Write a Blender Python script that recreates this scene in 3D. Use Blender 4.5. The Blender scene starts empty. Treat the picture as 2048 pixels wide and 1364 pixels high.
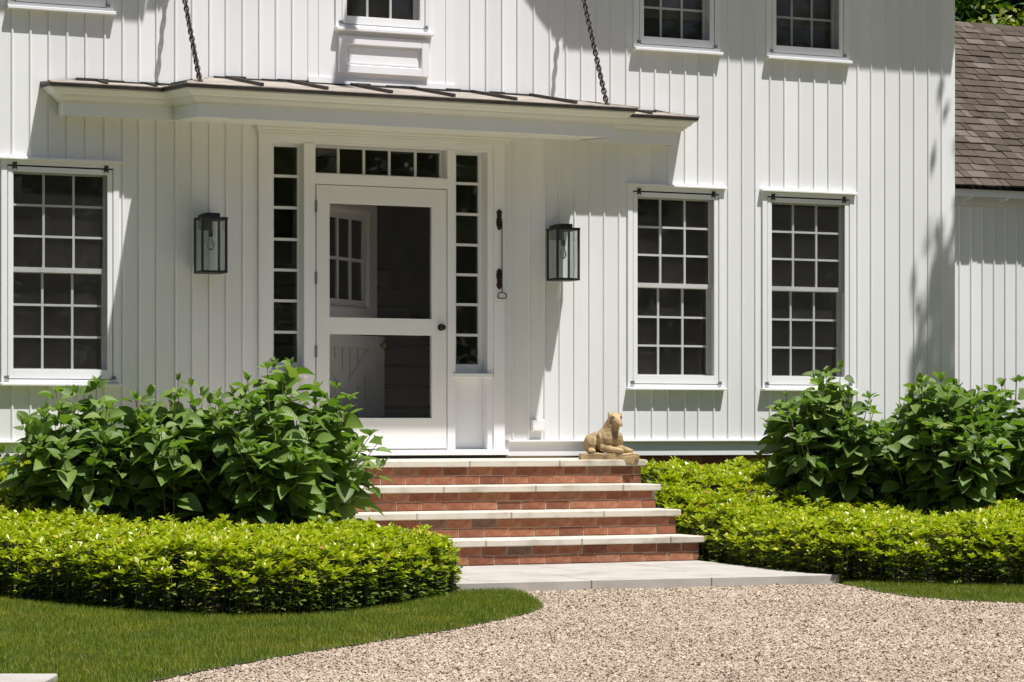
import bpy, bmesh, math, random
import numpy as np
from mathutils import Vector, Matrix
R = math.radians
rng = np.random.default_rng(7)
random.seed(7)

# ------------------------------------------------------------------ camera, sky, sun, exposure
scene = bpy.context.scene
col = scene.collection
YAW = R(23.8)
CAM = Vector((-7.107, -18.617, 1.03))
cd = bpy.data.cameras.new("camera")
cam = bpy.data.objects.new("camera", cd); col.objects.link(cam)
cam.location = CAM
cam.rotation_euler = (R(90), 0, -YAW)
cd.sensor_width = 36.0
cd.lens = 5150.0 / 2048.0 * 36.0
cd.shift_y = 176.0 / 2048.0
cd.clip_end = 500.0
scene.camera = cam

SUN = Vector((0.53, -1.0, 2.8)).normalized()          # towards the sun
world = bpy.data.worlds.new("World"); scene.world = world
world.use_nodes = True
nt = world.node_tree
bg = nt.nodes["Background"]
sky = nt.nodes.new("ShaderNodeTexSky"); sky.sky_type = 'NISHITA'
sky.sun_disc = False
sky.sun_elevation = math.asin(SUN.z)
sky.sun_rotation = math.atan2(SUN.x, SUN.y)
sky.air_density = 1.0; sky.dust_density = 1.2; sky.ozone_density = 1.0
nt.links.new(sky.outputs[0], bg.inputs[0])
bg.inputs[1].default_value = 0.05
sd = bpy.data.lights.new("sun", 'SUN'); sd.energy = 5.0; sd.angle = R(0.6)
sd.color = (1.0, 0.975, 0.95)
so = bpy.data.objects.new("sun", sd); col.objects.link(so)
so.rotation_euler = SUN.to_track_quat('Z', 'Y').to_euler()
so.location = (10, -20, 40)
vs = scene.view_settings
vs.view_transform = 'Standard'; vs.look = 'None'; vs.gamma = 1.0
vs.use_curve_mapping = False
vs.exposure = 0.40
scene.cycles.max_bounces = 6; scene.cycles.diffuse_bounces = 4; scene.cycles.glossy_bounces = 2; scene.cycles.transparent_max_bounces = 14; scene.cycles.transmission_bounces = 2

# ------------------------------------------------------------------ node helpers
def mat(name):
    m = bpy.data.materials.new(name); m.use_nodes = True
    n = m.node_tree.nodes; l = m.node_tree.links
    return m, n, l, n["Principled BSDF"]

def noise(n, l, scale, detail=4, coord='Object', stretch=None, rough=0.55):
    tc = n.new("ShaderNodeTexCoord"); t = n.new("ShaderNodeTexNoise")
    t.inputs['Scale'].default_value = scale; t.inputs['Detail'].default_value = detail
    t.inputs['Roughness'].default_value = rough
    if stretch:
        mp = n.new("ShaderNodeMapping"); mp.inputs['Scale'].default_value = stretch
        l.new(tc.outputs[coord], mp.inputs[0]); l.new(mp.outputs[0], t.inputs['Vector'])
    else:
        l.new(tc.outputs[coord], t.inputs['Vector'])
    return t

def ramp(n, l, src, stops):
    r = n.new("ShaderNodeValToRGB"); e = r.color_ramp.elements
    while len(e) < len(stops): e.new(0.5)
    for i, (p, c) in enumerate(stops):
        e[i].position = p; e[i].color = (*c, 1)
    l.new(src, r.inputs[0]); return r

def bump(n, l, src, bsdf, strength, dist):
    b = n.new("ShaderNodeBump"); b.inputs['Strength'].default_value = strength
    b.inputs['Distance'].default_value = dist
    l.new(src, b.inputs['Height']); l.new(b.outputs[0], bsdf.inputs['Normal']); return b

def math_node(n, l, op, a, b=None):
    m = n.new("ShaderNodeMath"); m.operation = op
    for i, v in enumerate((a, b)):
        if v is None: continue
        if isinstance(v, (int, float)): m.inputs[i].default_value = v
        else: l.new(v, m.inputs[i])
    return m.outputs[0]

def mixc(n, l, f, a, b):
    m = n.new("ShaderNodeMix"); m.data_type = 'RGBA'
    for s, v in ((m.inputs[0], f), (m.inputs[6], a), (m.inputs[7], b)):
        if isinstance(v, (int, float)): s.default_value = v
        elif isinstance(v, tuple): s.default_value = (*v, 1)
        else: l.new(v, s)
    return m.outputs[2]

def m_noisy(name, stops, scale, rough=0.6, bs=0.3, bd=0.003, bscale=None, stretch=None, spec=0.5, metal=0.0, coord='Object', detail=5):
    m, n, l, b = mat(name)
    t = noise(n, l, scale, detail, coord, stretch)
    r = ramp(n, l, t.outputs[0], stops)
    l.new(r.outputs[0], b.inputs['Base Color'])
    b.inputs['Roughness'].default_value = rough; b.inputs['Metallic'].default_value = metal
    b.inputs['Specular IOR Level'].default_value = spec
    if bs:
        t2 = noise(n, l, bscale or scale * 6, 4, coord, stretch)
        bump(n, l, t2.outputs[0], b, bs, bd)
    return m

M = {}
# white painted boards: rough-sawn grain running across, faint weathering
def paint(name, c, seed=0.0, board=False):
    m, n, l, b = mat(name)
    t = noise(n, l, 2.3, 5, 'Object', (1.0, 1.0, 0.5))
    lo = tuple(x * 0.955 for x in c)
    r = ramp(n, l, t.outputs[0], [(0.3, lo), (0.65, c)])
    out = r.outputs[0]
    if board:
        g = n.new("ShaderNodeObjectInfo")
        v = math_node(n, l, 'MULTIPLY_ADD', g.outputs['Random'], 0.09)
        mm = v.node; mm.inputs[2].default_value = 0.92
        out = mixc(n, l, 1.0, out, v); out.node.blend_type = 'MULTIPLY'
        d = noise(n, l, 1.1, 6, 'Object', (9.0, 9.0, 0.7))
        dr = ramp(n, l, d.outputs[0], [(0.66, (0, 0, 0)), (0.8, (1, 1, 1))])
        f = math_node(n, l, 'MULTIPLY', dr.outputs[0], 0.2)
        out = mixc(n, l, f, out, (0.52, 0.49, 0.43))
        t2 = noise(n, l, 26, 3, 'Object', (1.0, 1.0, 9.0))
        bump(n, l, t2.outputs[0], b, 0.25, 0.0012)
    else:
        t2 = noise(n, l, 60, 3)
        bump(n, l, t2.outputs[0], b, 0.10, 0.001)
    l.new(out, b.inputs['Base Color'])
    b.inputs['Roughness'].default_value = 0.55
    b.inputs['Specular IOR Level'].default_value = 0.35
    return m
WHITE = (0.82, 0.82, 0.815)
M['board'] = paint("white_board_paint", WHITE, board=True)
M['trim'] = paint("white_trim_paint", (0.82, 0.82, 0.825))
M['cornice'] = paint("cornice_paint", (0.80, 0.79, 0.75))
M['sash'] = paint("sash_paint", (0.74, 0.74, 0.73))
M['door'] = paint("door_paint", (0.78, 0.775, 0.76))
M['dark'] = m_noisy("dark_gap", [(0.3, (0.012, 0.012, 0.012)), (0.7, (0.02, 0.02, 0.02))], 20, 0.9, 0)
M['iron'] = m_noisy("black_iron", [(0.3, (0.006, 0.007, 0.006)), (0.7, (0.014, 0.014, 0.013))], 40, 0.55, 0.15, 0.001)
M['clip'] = m_noisy("bronze_clip", [(0.3, (0.02, 0.019, 0.018)), (0.7, (0.07, 0.065, 0.06))], 90, 0.5, 0.4, 0.002, metal=0.4)
M['zinc'] = m_noisy("zinc_clip", [(0.3, (0.12, 0.12, 0.12)), (0.7, (0.4, 0.4, 0.4))], 90, 0.5, 0.4, 0.002, metal=0.5)
M['rust'] = m_noisy("rusted_iron", [(0.3, (0.018, 0.009, 0.006)), (0.55, (0.05, 0.022, 0.014)), (0.75, (0.09, 0.045, 0.028))], 60, 0.75, 0.6, 0.003, metal=0.3)
M['chain'] = m_noisy("chain_iron", [(0.3, (0.035, 0.026, 0.024)), (0.7, (0.12, 0.095, 0.088))], 70, 0.5, 0.3, 0.002, metal=0.6)
M['roofmetal'] = m_noisy("weathered_roof_metal", [(0.28, (0.15, 0.135, 0.12)), (0.5, (0.33, 0.285, 0.245)), (0.72, (0.50, 0.42, 0.345))], 4.5, 0.6, 0.2, 0.002, stretch=(1.0, 2.2, 1.0), metal=0.15)
M['roofdark'] = m_noisy("dark_roof_metal", [(0.3, (0.022, 0.018, 0.016)), (0.7, (0.055, 0.047, 0.04))], 14, 0.6, 0.3, 0.002, metal=0.3)
M['stone'] = m_noisy("limestone", [(0.3, (0.40, 0.35, 0.28)), (0.48, (0.58, 0.525, 0.44)), (0.7, (0.64, 0.59, 0.51))], 5, 0.8, 0.5, 0.003, bscale=70)
M['paver'] = m_noisy("paver_stone", [(0.2, (0.29, 0.262, 0.228)), (0.5, (0.42, 0.388, 0.35)), (0.8, (0.48, 0.448, 0.405))], 3.5, 0.85, 0.4, 0.003, bscale=60)
M['mortar'] = m_noisy("mortar", [(0.3, (0.32, 0.265, 0.205)), (0.7, (0.46, 0.395, 0.315))], 30, 0.95, 0.5, 0.004)
M['statue'] = m_noisy("carved_sandstone", [(0.30, (0.12, 0.080, 0.040)), (0.46, (0.34, 0.235, 0.120)), (0.68, (0.53, 0.395, 0.215))], 10, 0.9, 0.8, 0.006, bscale=80)
M['statue_dark'] = m_noisy("socket_shade_stone", [(0.3, (0.07, 0.055, 0.04)), (0.7, (0.12, 0.095, 0.065))], 30, 0.95, 0.5, 0.004)  # dark eye blobs stand in for shade in uncarved sockets
M['interior'] = m_noisy("interior_plaster", [(0.3, (0.34, 0.315, 0.285)), (0.7, (0.42, 0.39, 0.355))], 3, 0.9, 0)
M['intfloor'] = m_noisy("interior_floor", [(0.3, (0.05, 0.03, 0.02)), (0.7, (0.09, 0.06, 0.04))], 8, 0.5, 0)
M['tread'] = m_noisy("oak_tread", [(0.3, (0.10, 0.06, 0.035)), (0.7, (0.18, 0.11, 0.065))], 12, 0.5, 0)
M['blind'] = m_noisy("linen_blind", [(0.3, (0.62, 0.60, 0.56)), (0.7, (0.72, 0.70, 0.66))], 8, 0.9, 0.2, 0.003)
M['bark'] = m_noisy("bark", [(0.3, (0.05, 0.04, 0.03)), (0.7, (0.13, 0.105, 0.08))], 9, 0.95, 0.7, 0.02, stretch=(1, 1, 0.25))
M['soil'] = m_noisy("soil", [(0.3, (0.018, 0.013, 0.009)), (0.7, (0.045, 0.032, 0.022))], 25, 1.0, 0.6, 0.02)

def brick_mat():
    m, n, l, b = mat("red_brick")
    g = n.new("ShaderNodeObjectInfo")
    r = ramp(n, l, g.outputs['Random'], [(0.0, (0.20, 0.080, 0.048)), (0.2, (0.29, 0.112, 0.062)), (0.6, (0.36, 0.148, 0.082)), (0.9, (0.40, 0.178, 0.102)), (0.96, (0.27, 0.145, 0.092)), (1.0, (0.21, 0.13, 0.09))])
    t = noise(n, l, 22, 6)
    r2 = ramp(n, l, t.outputs[0], [(0.3, (0.62, 0.58, 0.55)), (0.55, (1, 1, 1)), (0.8, (1.3, 1.35, 1.4))])
    o = mixc(n, l, 1.0, r.outputs[0], r2.outputs[0]); o.node.blend_type = 'MULTIPLY'
    l.new(o, b.inputs['Base Color']); b.inputs['Roughness'].default_value = 0.9
    b.inputs['Specular IOR Level'].default_value = 0.25
    t2 = noise(n, l, 120, 4); bump(n, l, t2.outputs[0], b, 0.6, 0.004)
    return m
M['brick'] = brick_mat()

def glass_mat(name, tint, film, filmcol, glossy_scale=1.0, mottle=1.0):
    """thin pane: see-through, Fresnel reflection, and a diffuse film for dust, painted-in sheen and mesh veil"""
    m, n, l, b = mat(name)
    n.remove(b)
    out = n["Material Output"]
    tr = n.new("ShaderNodeBsdfTransparent"); tr.inputs[0].default_value = (*tint, 1)
    gl = n.new("ShaderNodeBsdfGlossy"); gl.inputs['Roughness'].default_value = 0.02
    fr = n.new("ShaderNodeFresnel"); fr.inputs[0].default_value = 1.45
    t0 = noise(n, l, 2.2, 2, 'Object')
    bp = n.new("ShaderNodeBump"); bp.inputs['Strength'].default_value = 0.25; bp.inputs['Distance'].default_value = 0.02
    l.new(t0.outputs[0], bp.inputs['Height']); l.new(bp.outputs[0], gl.inputs['Normal'])
    f = math_node(n, l, 'MULTIPLY', fr.outputs[0], glossy_scale)
    m1 = n.new("ShaderNodeMixShader"); l.new(f, m1.inputs[0]); l.new(tr.outputs[0], m1.inputs[1]); l.new(gl.outputs[0], m1.inputs[2])
    df = n.new("ShaderNodeBsdfDiffuse"); df.inputs[0].default_value = (*filmcol, 1)
    t = noise(n, l, 3.3, 7, 'Object', None, 0.7)
    r = ramp(n, l, t.outputs[0], [(0.3, (1 - 0.65 * mottle,) * 3), (0.75, (1 + 0.4 * mottle,) * 3)])
    oi = n.new("ShaderNodeObjectInfo")                   # film strength differs from pane to pane
    pv = math_node(n, l, 'MULTIPLY_ADD', oi.outputs['Random'], 1.3 * film * mottle); pv.node.inputs[2].default_value = film * (1 - 0.6 * mottle)
    ff = math_node(n, l, 'MULTIPLY', r.outputs[0], pv)
    m2 = n.new("ShaderNodeMixShader"); l.new(ff, m2.inputs[0]); l.new(m1.outputs[0], m2.inputs[1]); l.new(df.outputs[0], m2.inputs[2])
    l.new(m2.outputs[0], out.inputs[0])
    return m
M['glass'] = glass_mat("window_glass", (0.82, 0.82, 0.80), 0.20, (0.095, 0.09, 0.085), 1.5)
M['clearglass'] = glass_mat("door_glass", (0.86, 0.86, 0.83), 0.09, (0.10, 0.105, 0.08), 1.6)  # film paints a faint veil over the otherwise black panes
M['shadeglass'] = glass_mat("inner_door_glass", (0.35, 0.34, 0.32), 0.03, (0.08, 0.08, 0.07))  # dark tint puts the gloom of the hall behind into the glass
M['lampglass'] = glass_mat("lantern_glass", (0.985, 0.997, 0.99), 0.07, (0.62, 0.72, 0.65), 0.4)  # pale film paints the sheen into the lantern panes
M['winscreen'] = glass_mat("window_screen", (1.0, 1.0, 1.0), 0.145, (0.066, 0.062, 0.057), 0.0, 0.8)
M['bulb'] = glass_mat("bulb_glass", (0.93, 0.95, 0.94), 0.16, (0.75, 0.78, 0.75), 1.5)
M['screen'] = glass_mat("insect_screen", (0.97, 0.97, 0.975), 0.13, (0.11, 0.105, 0.10), 0.05, 0.0)

def leaf_mat(name, stops, trans=0.35, rough=0.45, spec=0.5, veins=False, back=1.25, patch=False):
    m, n, l, b = mat(name)
    out = n["Material Output"]
    g = n.new("ShaderNodeNewGeometry"); oi = n.new("ShaderNodeObjectInfo")
    s = math_node(n, l, 'ADD', g.outputs['Random Per Island'], oi.outputs['Random'])
    fr = math_node(n, l, 'FRACT', s)
    r = ramp(n, l, fr, stops)
    c = r.outputs[0]
    if patch:                                             # drier and lusher patches across the lawn
        pn = noise(n, l, 2.6, 6, 'Object', None, 0.7); pr = ramp(n, l, pn.outputs[0], [(0.32, (0.62, 0.78, 0.7)), (0.5, (1, 1, 1)), (0.68, (1.45, 1.2, 1.3))])
        c = mixc(n, l, 1.0, c, pr.outputs[0]); c.node.blend_type = 'MULTIPLY'
    if veins:
        uv = n.new("ShaderNodeTexCoord"); sp = n.new("ShaderNodeSeparateXYZ"); l.new(uv.outputs['UV'], sp.inputs[0])
        ax = math_node(n, l, 'ABSOLUTE', math_node(n, l, 'SUBTRACT', sp.outputs[0], 0.5))
        ph = math_node(n, l, 'SUBTRACT', sp.outputs[1], math_node(n, l, 'MULTIPLY', ax, 0.55))
        sn = math_node(n, l, 'SINE', math_node(n, l, 'MULTIPLY', ph, 52.0))
        vf = n.new("ShaderNodeMapRange"); vf.inputs[1].default_value = 0.55; vf.inputs[2].default_value = 1.0
        l.new(sn, vf.inputs[0])
        mid = n.new("ShaderNodeMapRange"); mid.inputs[1].default_value = 0.035; mid.inputs[2].default_value = 0.012
        l.new(ax, mid.inputs[0])
        vv = math_node(n, l, 'MAXIMUM', math_node(n, l, 'MULTIPLY', vf.outputs[0], 0.45), mid.outputs[0])
        c = mixc(n, l, math_node(n, l, 'MULTIPLY', vv, 0.4), c, (0.20, 0.33, 0.09))
        bump(n, l, sn, b, 0.35, 0.002)
    bk = mixc(n, l, g.outputs['Backfacing'], c, (0.16, 0.25, 0.09)) if back else c
    l.new(bk, b.inputs['Base Color']); b.inputs['Roughness'].default_value = rough
    b.inputs['Specular IOR Level'].default_value = spec
    t = n.new("ShaderNodeBsdfTranslucent"); 
    tc = mixc(n, l, 1.0, c, (1.25, 1.5, 0.45)); tc.node.blend_type = 'MULTIPLY'
    l.new(tc, t.inputs[0])
    mx = n.new("ShaderNodeMixShader"); mx.inputs[0].default_value = trans
    l.new(b.outputs[0], mx.inputs[1]); l.new(t.outputs[0], mx.inputs[2]); l.new(mx.outputs[0], out.inputs[0])
    return m
M['hyd'] = leaf_mat("hydrangea_leaf", [(0.0, (0.090, 0.150, 0.024)), (0.5, (0.135, 0.215, 0.036)), (0.9, (0.185, 0.275, 0.05)), (1.0, (0.28, 0.33, 0.10))], 0.36, 0.5, 0.55, True)
M['hydstem'] = m_noisy("hydrangea_stem", [(0.3, (0.13, 0.15, 0.05)), (0.7, (0.24, 0.20, 0.10))], 12, 0.7, 0)
M['pachy'] = leaf_mat("groundcover_leaf", [(0.0, (0.20, 0.27, 0.010)), (0.4, (0.35, 0.41, 0.012)), (0.85, (0.46, 0.48, 0.020)), (0.985, (0.48, 0.45, 0.05)), (0.99, (0.42, 0.22, 0.05)), (1.0, (0.40, 0.20, 0.05))], 0.30, 0.33, 0.5, False, None)
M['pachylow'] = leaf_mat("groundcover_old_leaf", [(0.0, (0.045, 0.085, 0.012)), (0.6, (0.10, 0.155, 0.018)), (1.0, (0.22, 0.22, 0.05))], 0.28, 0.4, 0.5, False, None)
M['grass'] = leaf_mat("grass_blade", [(0.0, (0.105, 0.155, 0.008)), (0.6, (0.175, 0.225, 0.012)), (0.93, (0.25, 0.27, 0.026)), (1.0, (0.32, 0.27, 0.12))], 0.3, 0.5, 0.4, False, None, True)
M['treeleaf'] = leaf_mat("tree_leaf", [(0.0, (0.03, 0.075, 0.012)), (0.6, (0.055, 0.12, 0.02)), (1.0, (0.09, 0.16, 0.03))], 0.3, 0.5, 0.3, False, None)
M['goldleaf'] = leaf_mat("gold_green_leaf", [(0.0, (0.13, 0.17, 0.012)), (0.6, (0.24, 0.27, 0.02)), (1.0, (0.34, 0.30, 0.05))], 0.35, 0.45, 0.4, False, None)

def turf_mat():
    m, n, l, b = mat("turf")
    t = noise(n, l, 9, 6); r = ramp(n, l, t.outputs[0], [(0.3, (0.035, 0.042, 0.010)), (0.6, (0.055, 0.065, 0.016)), (0.8, (0.10, 0.085, 0.04))])
    l.new(r.outputs[0], b.inputs['Base Color']); b.inputs['Roughness'].default_value = 1.0
    t2 = noise(n, l, 150, 3); bump(n, l, t2.outputs[0], b, 0.8, 0.01); return m
M['turf'] = turf_mat()
def gravel_mat(name, island):
    m, n, l, b = mat(name)
    st = [(0.0, (0.13, 0.09, 0.06)), (0.035, (0.32, 0.245, 0.175)), (0.2, (0.435, 0.350, 0.262)), (0.65, (0.505, 0.415, 0.318)), (0.9, (0.56, 0.47, 0.375)), (1.0, (0.61, 0.55, 0.47))]
    if island:
        g = n.new("ShaderNodeNewGeometry"); src = g.outputs['Random Per Island']
    else:
        tc = n.new("ShaderNodeTexCoord"); v = n.new("ShaderNodeTexVoronoi"); v.inputs['Scale'].default_value = 95
        l.new(tc.outputs['Object'], v.inputs['Vector'])
        sp = n.new("ShaderNodeSeparateColor"); l.new(v.outputs['Color'], sp.inputs[0]); src = sp.outputs[0]
        bump(n, l, math_node(n, l, 'SUBTRACT', 1.0, v.outputs['Distance']), b, 1.0, 0.008)
    r = ramp(n, l, src, st)
    big = noise(n, l, 0.8, 4); rb = ramp(n, l, big.outputs[0], [(0.3, (0.88, 0.86, 0.85)), (0.7, (1.06, 1.05, 1.04))])
    o = mixc(n, l, 1.0, r.outputs[0], rb.outputs[0]); o.node.blend_type = 'MULTIPLY'
    if not island:                                        # flat bed toned darker to match the loose stones
        o = mixc(n, l, 1.0, o, (0.84, 0.83, 0.82)); o.node.blend_type = 'MULTIPLY'
    l.new(o, b.inputs['Base Color']); b.inputs['Roughness'].default_value = 0.85; b.inputs['Specular IOR Level'].default_value = 0.3
    return m
M['gravel'] = gravel_mat("gravel_bed", False); M['pebble'] = gravel_mat("gravel_stone", True)
def shingle_mat():
    m, n, l, b = mat("cedar_shingle")
    oi = n.new("ShaderNodeObjectInfo"); g = n.new("ShaderNodeNewGeometry")
    fr = math_node(n, l, 'FRACT', math_node(n, l, 'ADD', oi.outputs['Random'], g.outputs['Random Per Island']))
    r = ramp(n, l, fr, [(0.0, (0.068, 0.053, 0.042)), (0.4, (0.094, 0.075, 0.060)), (0.8, (0.122, 0.099, 0.080)), (1.0, (0.165, 0.138, 0.115))])
    t = noise(n, l, 7, 6, 'Object', (6, 0.6, 1)); r2 = ramp(n, l, t.outputs[0], [(0.3, (0.65, 0.63, 0.6)), (0.7, (1.15, 1.13, 1.1))])
    o = mixc(n, l, 1.0, r.outputs[0], r2.outputs[0]); o.node.blend_type = 'MULTIPLY'
    l.new(o, b.inputs['Base Color']); b.inputs['Roughness'].default_value = 0.9; b.inputs['Specular IOR Level'].default_value = 0.2
    bump(n, l, t.outputs[0], b, 0.6, 0.004); return m
M['shingle'] = shingle_mat()

# ------------------------------------------------------------------ mesh helpers
class MB:
    def __init__(s): s.v = []; s.f = []
    def box(s, x0, x1, y0, y1, z0, z1):
        b = len(s.v)
        s.v += [(x0, y0, z0), (x1, y0, z0), (x1, y1, z0), (x0, y1, z0), (x0, y0, z1), (x1, y0, z1), (x1, y1, z1), (x0, y1, z1)]
        s.f += [tuple(b + i for i in q) for q in ((0, 3, 2, 1), (4, 5, 6, 7), (0, 1, 5, 4), (1, 2, 6, 5), (2, 3, 7, 6), (3, 0, 4, 7))]
        return s
    def frame(s, x0, x1, z0, z1, wl, wr, wb, wt, y0, y1):
        """rectangular frame in the XZ plane: side members full height, rails between them"""
        s.box(x0, x0 + wl, y0, y1, z0, z1); s.box(x1 - wr, x1, y0, y1, z0, z1)
        s.box(x0 + wl, x1 - wr, y0, y1, z0, z0 + wb); s.box(x0 + wl, x1 - wr, y0, y1, z1 - wt, z1)
        return s
    def prism(s, poly, off):
        """poly: list of 3D points, extruded by the vector off"""
        b = len(s.v); k = len(poly)
        s.v += [tuple(p) for p in poly] + [tuple(p[i] + off[i] for i in range(3)) for p in poly]
        s.f.append(tuple(b + i for i in range(k))[::-1]); s.f.append(tuple(b + k + i for i in range(k)))
        for i in range(k):
            j = (i + 1) % k; s.f.append((b + i, b + j, b + k + j, b + k + i))
        return s
    def tube(s, pts, rad, seg=8, cap=True):
        pts = [Vector(p) for p in pts]; b = len(s.v)
        if not isinstance(rad, (list, tuple)): rad = [rad] * len(pts)
        for i, p in enumerate(pts):
            t = (pts[min(i + 1, len(pts) - 1)] - pts[max(i - 1, 0)]).normalized()
            a = Vector((0, 0, 1)) if abs(t.z) < 0.9 else Vector((1, 0, 0))
            u = t.cross(a).normalized(); w = t.cross(u)
            for k in range(seg):
                an = 2 * math.pi * k / seg
                s.v.append(tuple(p + (u * math.cos(an) + w * math.sin(an)) * rad[i]))
        for i in range(len(pts) - 1):
            for k in range(seg):
                k2 = (k + 1) % seg
                s.f.append((b + i * seg + k, b + i * seg + k2, b + (i + 1) * seg + k2, b + (i + 1) * seg + k))
        if cap:
            s.f.append(tuple(b + k for k in range(seg))[::-1]); s.f.append(tuple(b + (len(pts) - 1) * seg + k for k in range(seg)))
        return s
    def lathe(s, prof, cx, cy, seg=12):
        """prof: (radius, z) pairs about a vertical axis"""
        b = len(s.v)
        for r, z in prof:
            for k in range(seg):
                a = 2 * math.pi * k / seg; s.v.append((cx + r * math.cos(a), cy + r * math.sin(a), z))
        for i in range(len(prof) - 1):
            for k in range(seg):
                k2 = (k + 1) % seg
                s.f.append((b + i * seg + k, b + i * seg + k2, b + (i + 1) * seg + k2, b + (i + 1) * seg + k))
        return s
    def mesh(s, name, m, smooth=False, bevel=0.0):
        me = bpy.data.meshes.new(name); me.from_pydata(s.v, [], s.f)
        bm = bmesh.new(); bm.from_mesh(me)
        bmesh.ops.recalc_face_normals(bm, faces=bm.faces)
        if bevel: bmesh.ops.bevel(bm, geom=bm.edges[:], offset=bevel, segments=1, affect='EDGES', clamp_overlap=True)
        bm.to_mesh(me); bm.free()
        me.materials.append(m)
        if smooth: me.polygons.foreach_set('use_smooth', [True] * len(me.polygons))
        return me
    def build(s, name, m, parent=None, smooth=False, bevel=0.0, loc=None, rot=None):
        return link(name, s.mesh(name, m, smooth, bevel), parent, loc, rot)

def link(name, me, parent=None, loc=None, rot=None):
    o = bpy.data.objects.new(name, me); col.objects.link(o)
    if parent is not None: o.parent = parent
    if loc is not None: o.location = loc
    if rot is not None: o.rotation_euler = rot
    return o
def tag(o, label=None, cat=None, group=None, kind=None):
    for k, v in (('label', label), ('category', cat), ('group', group), ('kind', kind)):
        if v: o[k] = v
    return o
def thing(name, label, cat, loc=(0, 0, 0), group=None, rz=0.0):
    o = bpy.data.objects.new(name, None); col.objects.link(o); o.empty_display_size = 0.1
    o.location = loc; o.rotation_euler = (0, 0, rz)
    return tag(o, label, cat, group)
def bx(name, m, parent, *a, bevel=0.0):
    return MB().box(*a).build(name, m, parent, bevel=bevel)

def scatter(name, tmpl, mats, m, parent=None, kind='stuff'):
    """many small copies of one template joined in one mesh (numpy). tmpl=(verts, faces(all same size), uv per vert or None)"""
    tv, tf, tuv = tmpl
    tv = np.asarray(tv, float); tf = np.asarray(tf, int); mats = np.asarray(mats, float)
    N = len(mats); V = len(tv); F, K = tf.shape
    h = np.c_[tv, np.ones(V)]
    co = np.einsum('nij,vj->nvi', mats[:, :3, :], h).reshape(-1, 3)
    fa = (tf[None] + (np.arange(N) * V)[:, None, None]).reshape(-1)
    me = bpy.data.meshes.new(name)
    me.vertices.add(N * V); me.vertices.foreach_set('co', co.ravel())
    me.loops.add(N * F * K); me.loops.foreach_set('vertex_index', fa)
    me.polygons.add(N * F); me.polygons.foreach_set('loop_start', np.arange(N * F) * K)
    if tuv is not None:
        ul = me.uv_layers.new(name="UVMap")
        uv = np.asarray(tuv, float)[tf.reshape(-1)]
        ul.data.foreach_set('uv', np.tile(uv, (N, 1)).ravel())
    me.update(calc_edges=True)
    me.materials.append(m)
    o = link(name, me, parent)
    if kind: o['kind'] = kind
    return o

def basis(p, d, nrm, sc):
    """4x4 with local Y along d, Z near nrm"""
    d = Vector(d).normalized(); x = d.cross(Vector(nrm))
    if x.length < 1e-4: x = d.cross(Vector((1, 0, 0.1)))
    x.normalize(); z = x.cross(d)
    m = Matrix(((x.x, d.x, z.x, p[0]), (x.y, d.y, z.y, p[1]), (x.z, d.z, z.z, p[2]), (0, 0, 0, 1)))
    return m @ Matrix.Diagonal((sc[0], sc[1], sc[2], 1))

# ------------------------------------------------------------------ the setting: ground, drive, lawn
def sheet(name, poly, z, m):
    me = bpy.data.meshes.new(name); me.from_pydata([(x, y, z) for x, y in poly], [], [tuple(range(len(poly)))])
    me.materials.append(m); o = link(name, me); o['kind'] = 'structure'; return o
sheet('ground', [(-160, -160), (160, -160), (160, 160), (-160, 160)], 0.0, M['turf'])
sheet('gravel_driveway', [(-9, -24), (14, -24), (14, -3.2), (1.55, -3.2), (-1.6, -3.2), (-9, -3.2)], 0.03, M['gravel'])

LAWN_L = [(-0.72, -4.12), (-0.76, -4.45), (-0.93, -4.95), (-1.13, -5.5), (-1.40, -5.92), (-1.745, -6.30), (-2.2, -6.78), (-2.642, -7.17), (-3.0, -7.49), (-3.355, -7.78), (-4.01, -8.42), (-4.5, -8.98), (-6.8, -10.2), (-7.5, -4.0), (-3.6, -3.0), (-1.55, -3.0), (-1.55, -4.12)]
LAWN_R = [(1.53, -4.28), (1.42, -4.7), (1.31, -5.11), (1.23, -5.6), (1.30, -6.0), (1.52, -6.32), (2.6, -7.0), (7.5, -8.5), (7.5, -3.5), (1.56, -3.5)]
sheet('lawn', LAWN_L, 0.036, M['turf']); sheet('lawn', LAWN_R, 0.036, M['turf'])
sl = MB().box(-0.62, 0.62, -0.5, 0.5, 0.0, 0.075).build('paving_slab', M['paver'], bevel=0.006, loc=(-5.44, -8.90, 0), rot=(0, 0, R(-24)))
tag(sl, 'pale stone slab set in the lawn at the bottom left corner', 'paving slab')

# ------------------------------------------------------------------ house
house = thing('house', 'white board sided house with a screen door and many paned windows', 'house', (0, 0, 0))
XL, XR = -5.2, 5.245
lowc = (-2.517, 2.556, 3.795)
upc = (-2.515, 0.015, 2.565, 3.79)
zones = []                                     # where the siding is interrupted (x0,x1,z0,z1)
holes = []                                     # openings through the wall
for c in lowc:
    zones.append((c - 0.4375, c + 0.4375, 1.37, 2.99)); holes.append((c - 0.375, c + 0.375, 1.40, 2.95))
for c in upc:
    if abs(c) < 0.1: continue
    zones.append((c - 0.395, c + 0.395, 4.11, 5.80)); holes.append((c - 0.325, c + 0.325, 4.16, 5.74))
zones.append((-0.60, 0.617, 3.60, 5.86)); holes.append((0.015 - 0.325, 0.015 + 0.325, 4.16, 5.74))
zones.append((-1.0, 1.03, 0.80, 3.28)); holes.append((-0.90, 0.90, 0.80, 3.23))

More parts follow.
